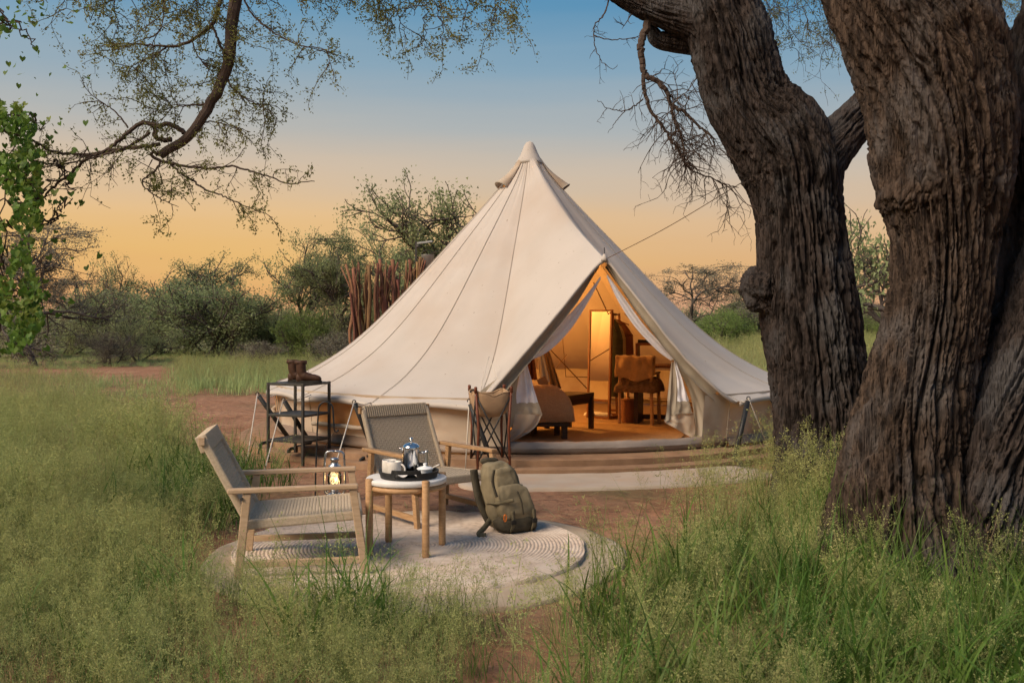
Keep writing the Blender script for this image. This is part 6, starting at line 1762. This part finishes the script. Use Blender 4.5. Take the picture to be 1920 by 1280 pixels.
scatter('tall_grass', pan, np.stack([X, Y, np.zeros_like(X)], -1), h, np.where(rg_.random(len(X)) < 0.09, 5, rg_.integers(0, 5, len(X))), 'feathery tall seed grass around the camp', 0.14)
print('tall', len(X))
# low seed grass filling underneath
X, Y = cand(-8, 4.0, 1.9, 11.0, 60)
l, r_ = edge_prob(X, Y)
leafy = np.clip((pix(X, Y)[0] - 1250) / 250, 0, 1) * np.clip((pix(X, Y)[1] - 1060) / 80, 0, 1)
pr = np.clip(np.maximum(l, r_ * 0.9), 0, 1) * 0.85 * (1 - 0.55 * leafy)
keep = (rg_.random(len(X)) < pr) & clear(X, Y, 1.26) & (np.abs(X) < Y * 0.62 + 0.5)
X, Y = X[keep], Y[keep]
scatter('low_grass', low, np.stack([X, Y, np.zeros_like(X)], -1), rg_.uniform(0.55, 1.05, len(X)) * np.interp(Y, [2, 4, 8], [0.75, 0.9, 1.1]), rg_.integers(0, 4, len(X)), 'low seed grass carpeting the ground between the taller tufts', 0.12)
print('low', len(X))
# broad green blades, mostly under the big trees and behind the chair
br = [tuft_broad(170 + k, 20, 0.52) for k in range(5)]
X, Y = cand(-3.5, 4.0, 2.0, 9.2, 60)
l, r_ = edge_prob(X, Y, 18, 22)
gx, gy = pix(X, Y)
near_chair = np.exp(-((gx - 390) / 90) ** 2 - ((gy - 925) / 70) ** 2)
front = np.exp(-((gx - 650) / 300) ** 2 - ((gy - 1165) / 40) ** 2)
leafy = np.clip((gx - 1250) / 250, 0, 1) * np.clip((gy - 1040) / 80, 0, 1)
pr = np.clip(r_ * 0.42 * np.clip(0.5 + 1.1 * pn(X * 1.3, Y * 1.3, 2.0), 0.05, 1) + 0.5 * leafy + near_chair * 0.7 + front * 0.22 + l * 0.04, 0, 1)
keep = (rg_.random(len(X)) < pr) & clear(X, Y, 1.22) & (np.abs(X) < Y * 0.62 + 0.4)
X, Y = X[keep], Y[keep]
scatter('broad_grass', br, np.stack([X, Y, np.zeros_like(X)], -1), rg_.uniform(0.6, 1.15, len(X)) * np.where(Y < 3.2, 0.8, 1.0), rg_.integers(0, 5, len(X)), 'broad-bladed bright green grass among the seed grass', 0.12)
print('broad', len(X))
# single thin wisps in the open soil and in front of the rug
wis = [tuft_panicle(190 + k, 3, 0.48, 3, 0.12, 15, 4, 0.03) for k in range(4)]
X, Y = cand(-2.4, 3.0, 3.3, 9.6, 16)
gx, gy = pix(X, Y)
pr = 0.95 * np.exp(-((gx - 1330) / 190) ** 2 - ((gy - 945) / 45) ** 2) + 0.75 * np.exp(-((gx - 600) / 260) ** 2 - ((gy - 1150) / 32) ** 2) + 0.5 * np.exp(-((gx - 1200) / 230) ** 2 - ((gy - 900) / 18) ** 2) + 0.14 * (gy > 1140) + 0.35 * np.exp(-((gx - 400) / 60) ** 2 - ((gy - 1010) / 90) ** 2)
keep = (rg_.random(len(X)) < pr) & clear(X, Y, 1.22)
X, Y = X[keep], Y[keep]
scatter('seed_wisps', wis, np.stack([X, Y, np.zeros_like(X)], -1), rg_.uniform(0.6, 1.2, len(X)), rg_.integers(0, 4, len(X)), 'loose thin stalks of seed grass on the bare soil', 0.2)
print('wisps', len(X))
# middle distance: green sward, pale standing grass and the open field
fin = [tuft_fine(210 + k, 34, 0.42, M['grass_field'], 0.008, (0.5, 1.6), 0.16) for k in range(4)]
pal = [tuft_fine(230 + k, 30, 0.62, M['grass_pale'], 0.007, (0.2, 0.8), 0.15, 6) for k in range(4)]
X, Y = cand(-22, 6, 13, 46, 10)
gx, gy = pix(X, Y)
nz = pn(X * 0.5, Y * 0.5, 21.0)
green = ((gy < 694 + 6 * nz) & (gx < 740)) * 0.9 + ((gx > 318 + 25 * nz) & (gx < 640) & (gy < 742 + 5 * nz)) * 0.95 + ((gx < 300 + 40 * nz) & (gy > 706 + 4 * nz)) * 0.5
soilp = (gx > 165) & (gx < 335) & (gy > 692 + 6 * nz) & (gy < 716 + 8 * nz)
pr = np.clip(green, 0, 1) * np.where(soilp, 0.03, 1.0)
keep = (rg_.random(len(X)) < pr) & (np.abs(X) < Y * 0.58 + 1)
Xg, Yg = X[keep], Y[keep]
scatter('green_sward', fin, np.stack([Xg, Yg, np.zeros_like(Xg)], -1), rg_.uniform(0.6, 1.1, len(Xg)) * np.where(pix(Xg, Yg)[1] < 698, 0.42, np.where(pix(Xg, Yg)[0] > 310, 1.0, 0.7)), rg_.integers(0, 4, len(Xg)), 'green sward in the middle distance before the bushes', 0.1)
print('green', len(Xg))
X, Y = cand(-20, 4, 13, 40, 8)
gx, gy = pix(X, Y)
nz = pn(X * 0.5, Y * 0.5, 31.0)
pr = np.clip(((gx > 320 + 25 * nz) & (gx < 700) & (gy < 730) & (gy > 690)) * 0.9 + ((gx < 170 + 50 * nz) & (gy > 715)) * 0.5 + ((gx < 700) & (gy < 662)) * 0.25, 0, 1)
soilp = (gx > 165) & (gx < 335) & (gy > 692) & (gy < 716)
keep = (rg_.random(len(X)) < pr * np.where(soilp, 0.1, 1)) & (np.abs(X) < Y * 0.58 + 1)
Xp, Yp = X[keep], Y[keep]
scatter('pale_grass', pal, np.stack([Xp, Yp, np.zeros_like(Xp)], -1), rg_.uniform(0.45, 0.85, len(Xp)), rg_.integers(0, 4, len(Xp)), 'pale straw-tipped standing grass beyond the red soil', 0.1)
print('pale', len(Xp))
X, Y = cand(3.5, 34, 15, 62, 5)
gx, gy = pix(X, Y)
keep = (gx > 1240) & (gx < 1780) & (rg_.random(len(X)) < np.interp(Y, [15, 20, 62], [0.5, 0.9, 0.9]))
X, Y = X[keep], Y[keep]
strawy = rg_.random(len(X)) < np.interp(Y, [20, 30, 45], [0.15, 0.55, 0.9])
for nm, sel, ms, lab in (('field_grass', ~strawy, fin, 'green grass of the open field beyond the big trunks'), ('field_straw', strawy, pal, 'straw-coloured grass of the open field beyond the big trunks')):
    q = np.stack([X[sel], Y[sel], np.zeros(sel.sum())], -1)
    scatter(nm, ms, q, rg_.uniform(0.7, 1.3, len(q)), rg_.integers(0, 4, len(q)), lab, 0.1)
print('field', len(X))
# dry litter: broken straw on the soil round the camp
n = 5000
X = rg_.uniform(-3.6, 3.4, n); Y = rg_.uniform(4.2, 16, n)
ok = clear(X, Y, 1.25)
X, Y = X[ok], Y[ok]
a = rg_.uniform(0, 2 * PI, len(X)); L_ = rg_.uniform(0.02, 0.09, len(X))
z = 0.012 + rg_.random(len(X)) * 0.01
d = np.stack([np.cos(a), np.sin(a), rg_.normal(size=len(X)) * 0.08], -1) * L_[:, None]
sd = np.stack([-np.sin(a), np.cos(a), np.zeros(len(X))], -1) * 0.0022
c = np.stack([X, Y, z + 0.016 * pn(X * 1.3, Y * 1.3, 0.5)], -1)
V = np.stack([c - d - sd, c - d + sd, c + d + sd, c + d - sd], 1).reshape(-1, 3)
o = link('litter', np_mesh('litter', V, np.arange(len(V)).reshape(-1, 4)), M['grass_pale'])
o['kind'] = 'stuff'; o['label'] = 'broken dry straw scattered on the red soil'; o['category'] = 'litter'
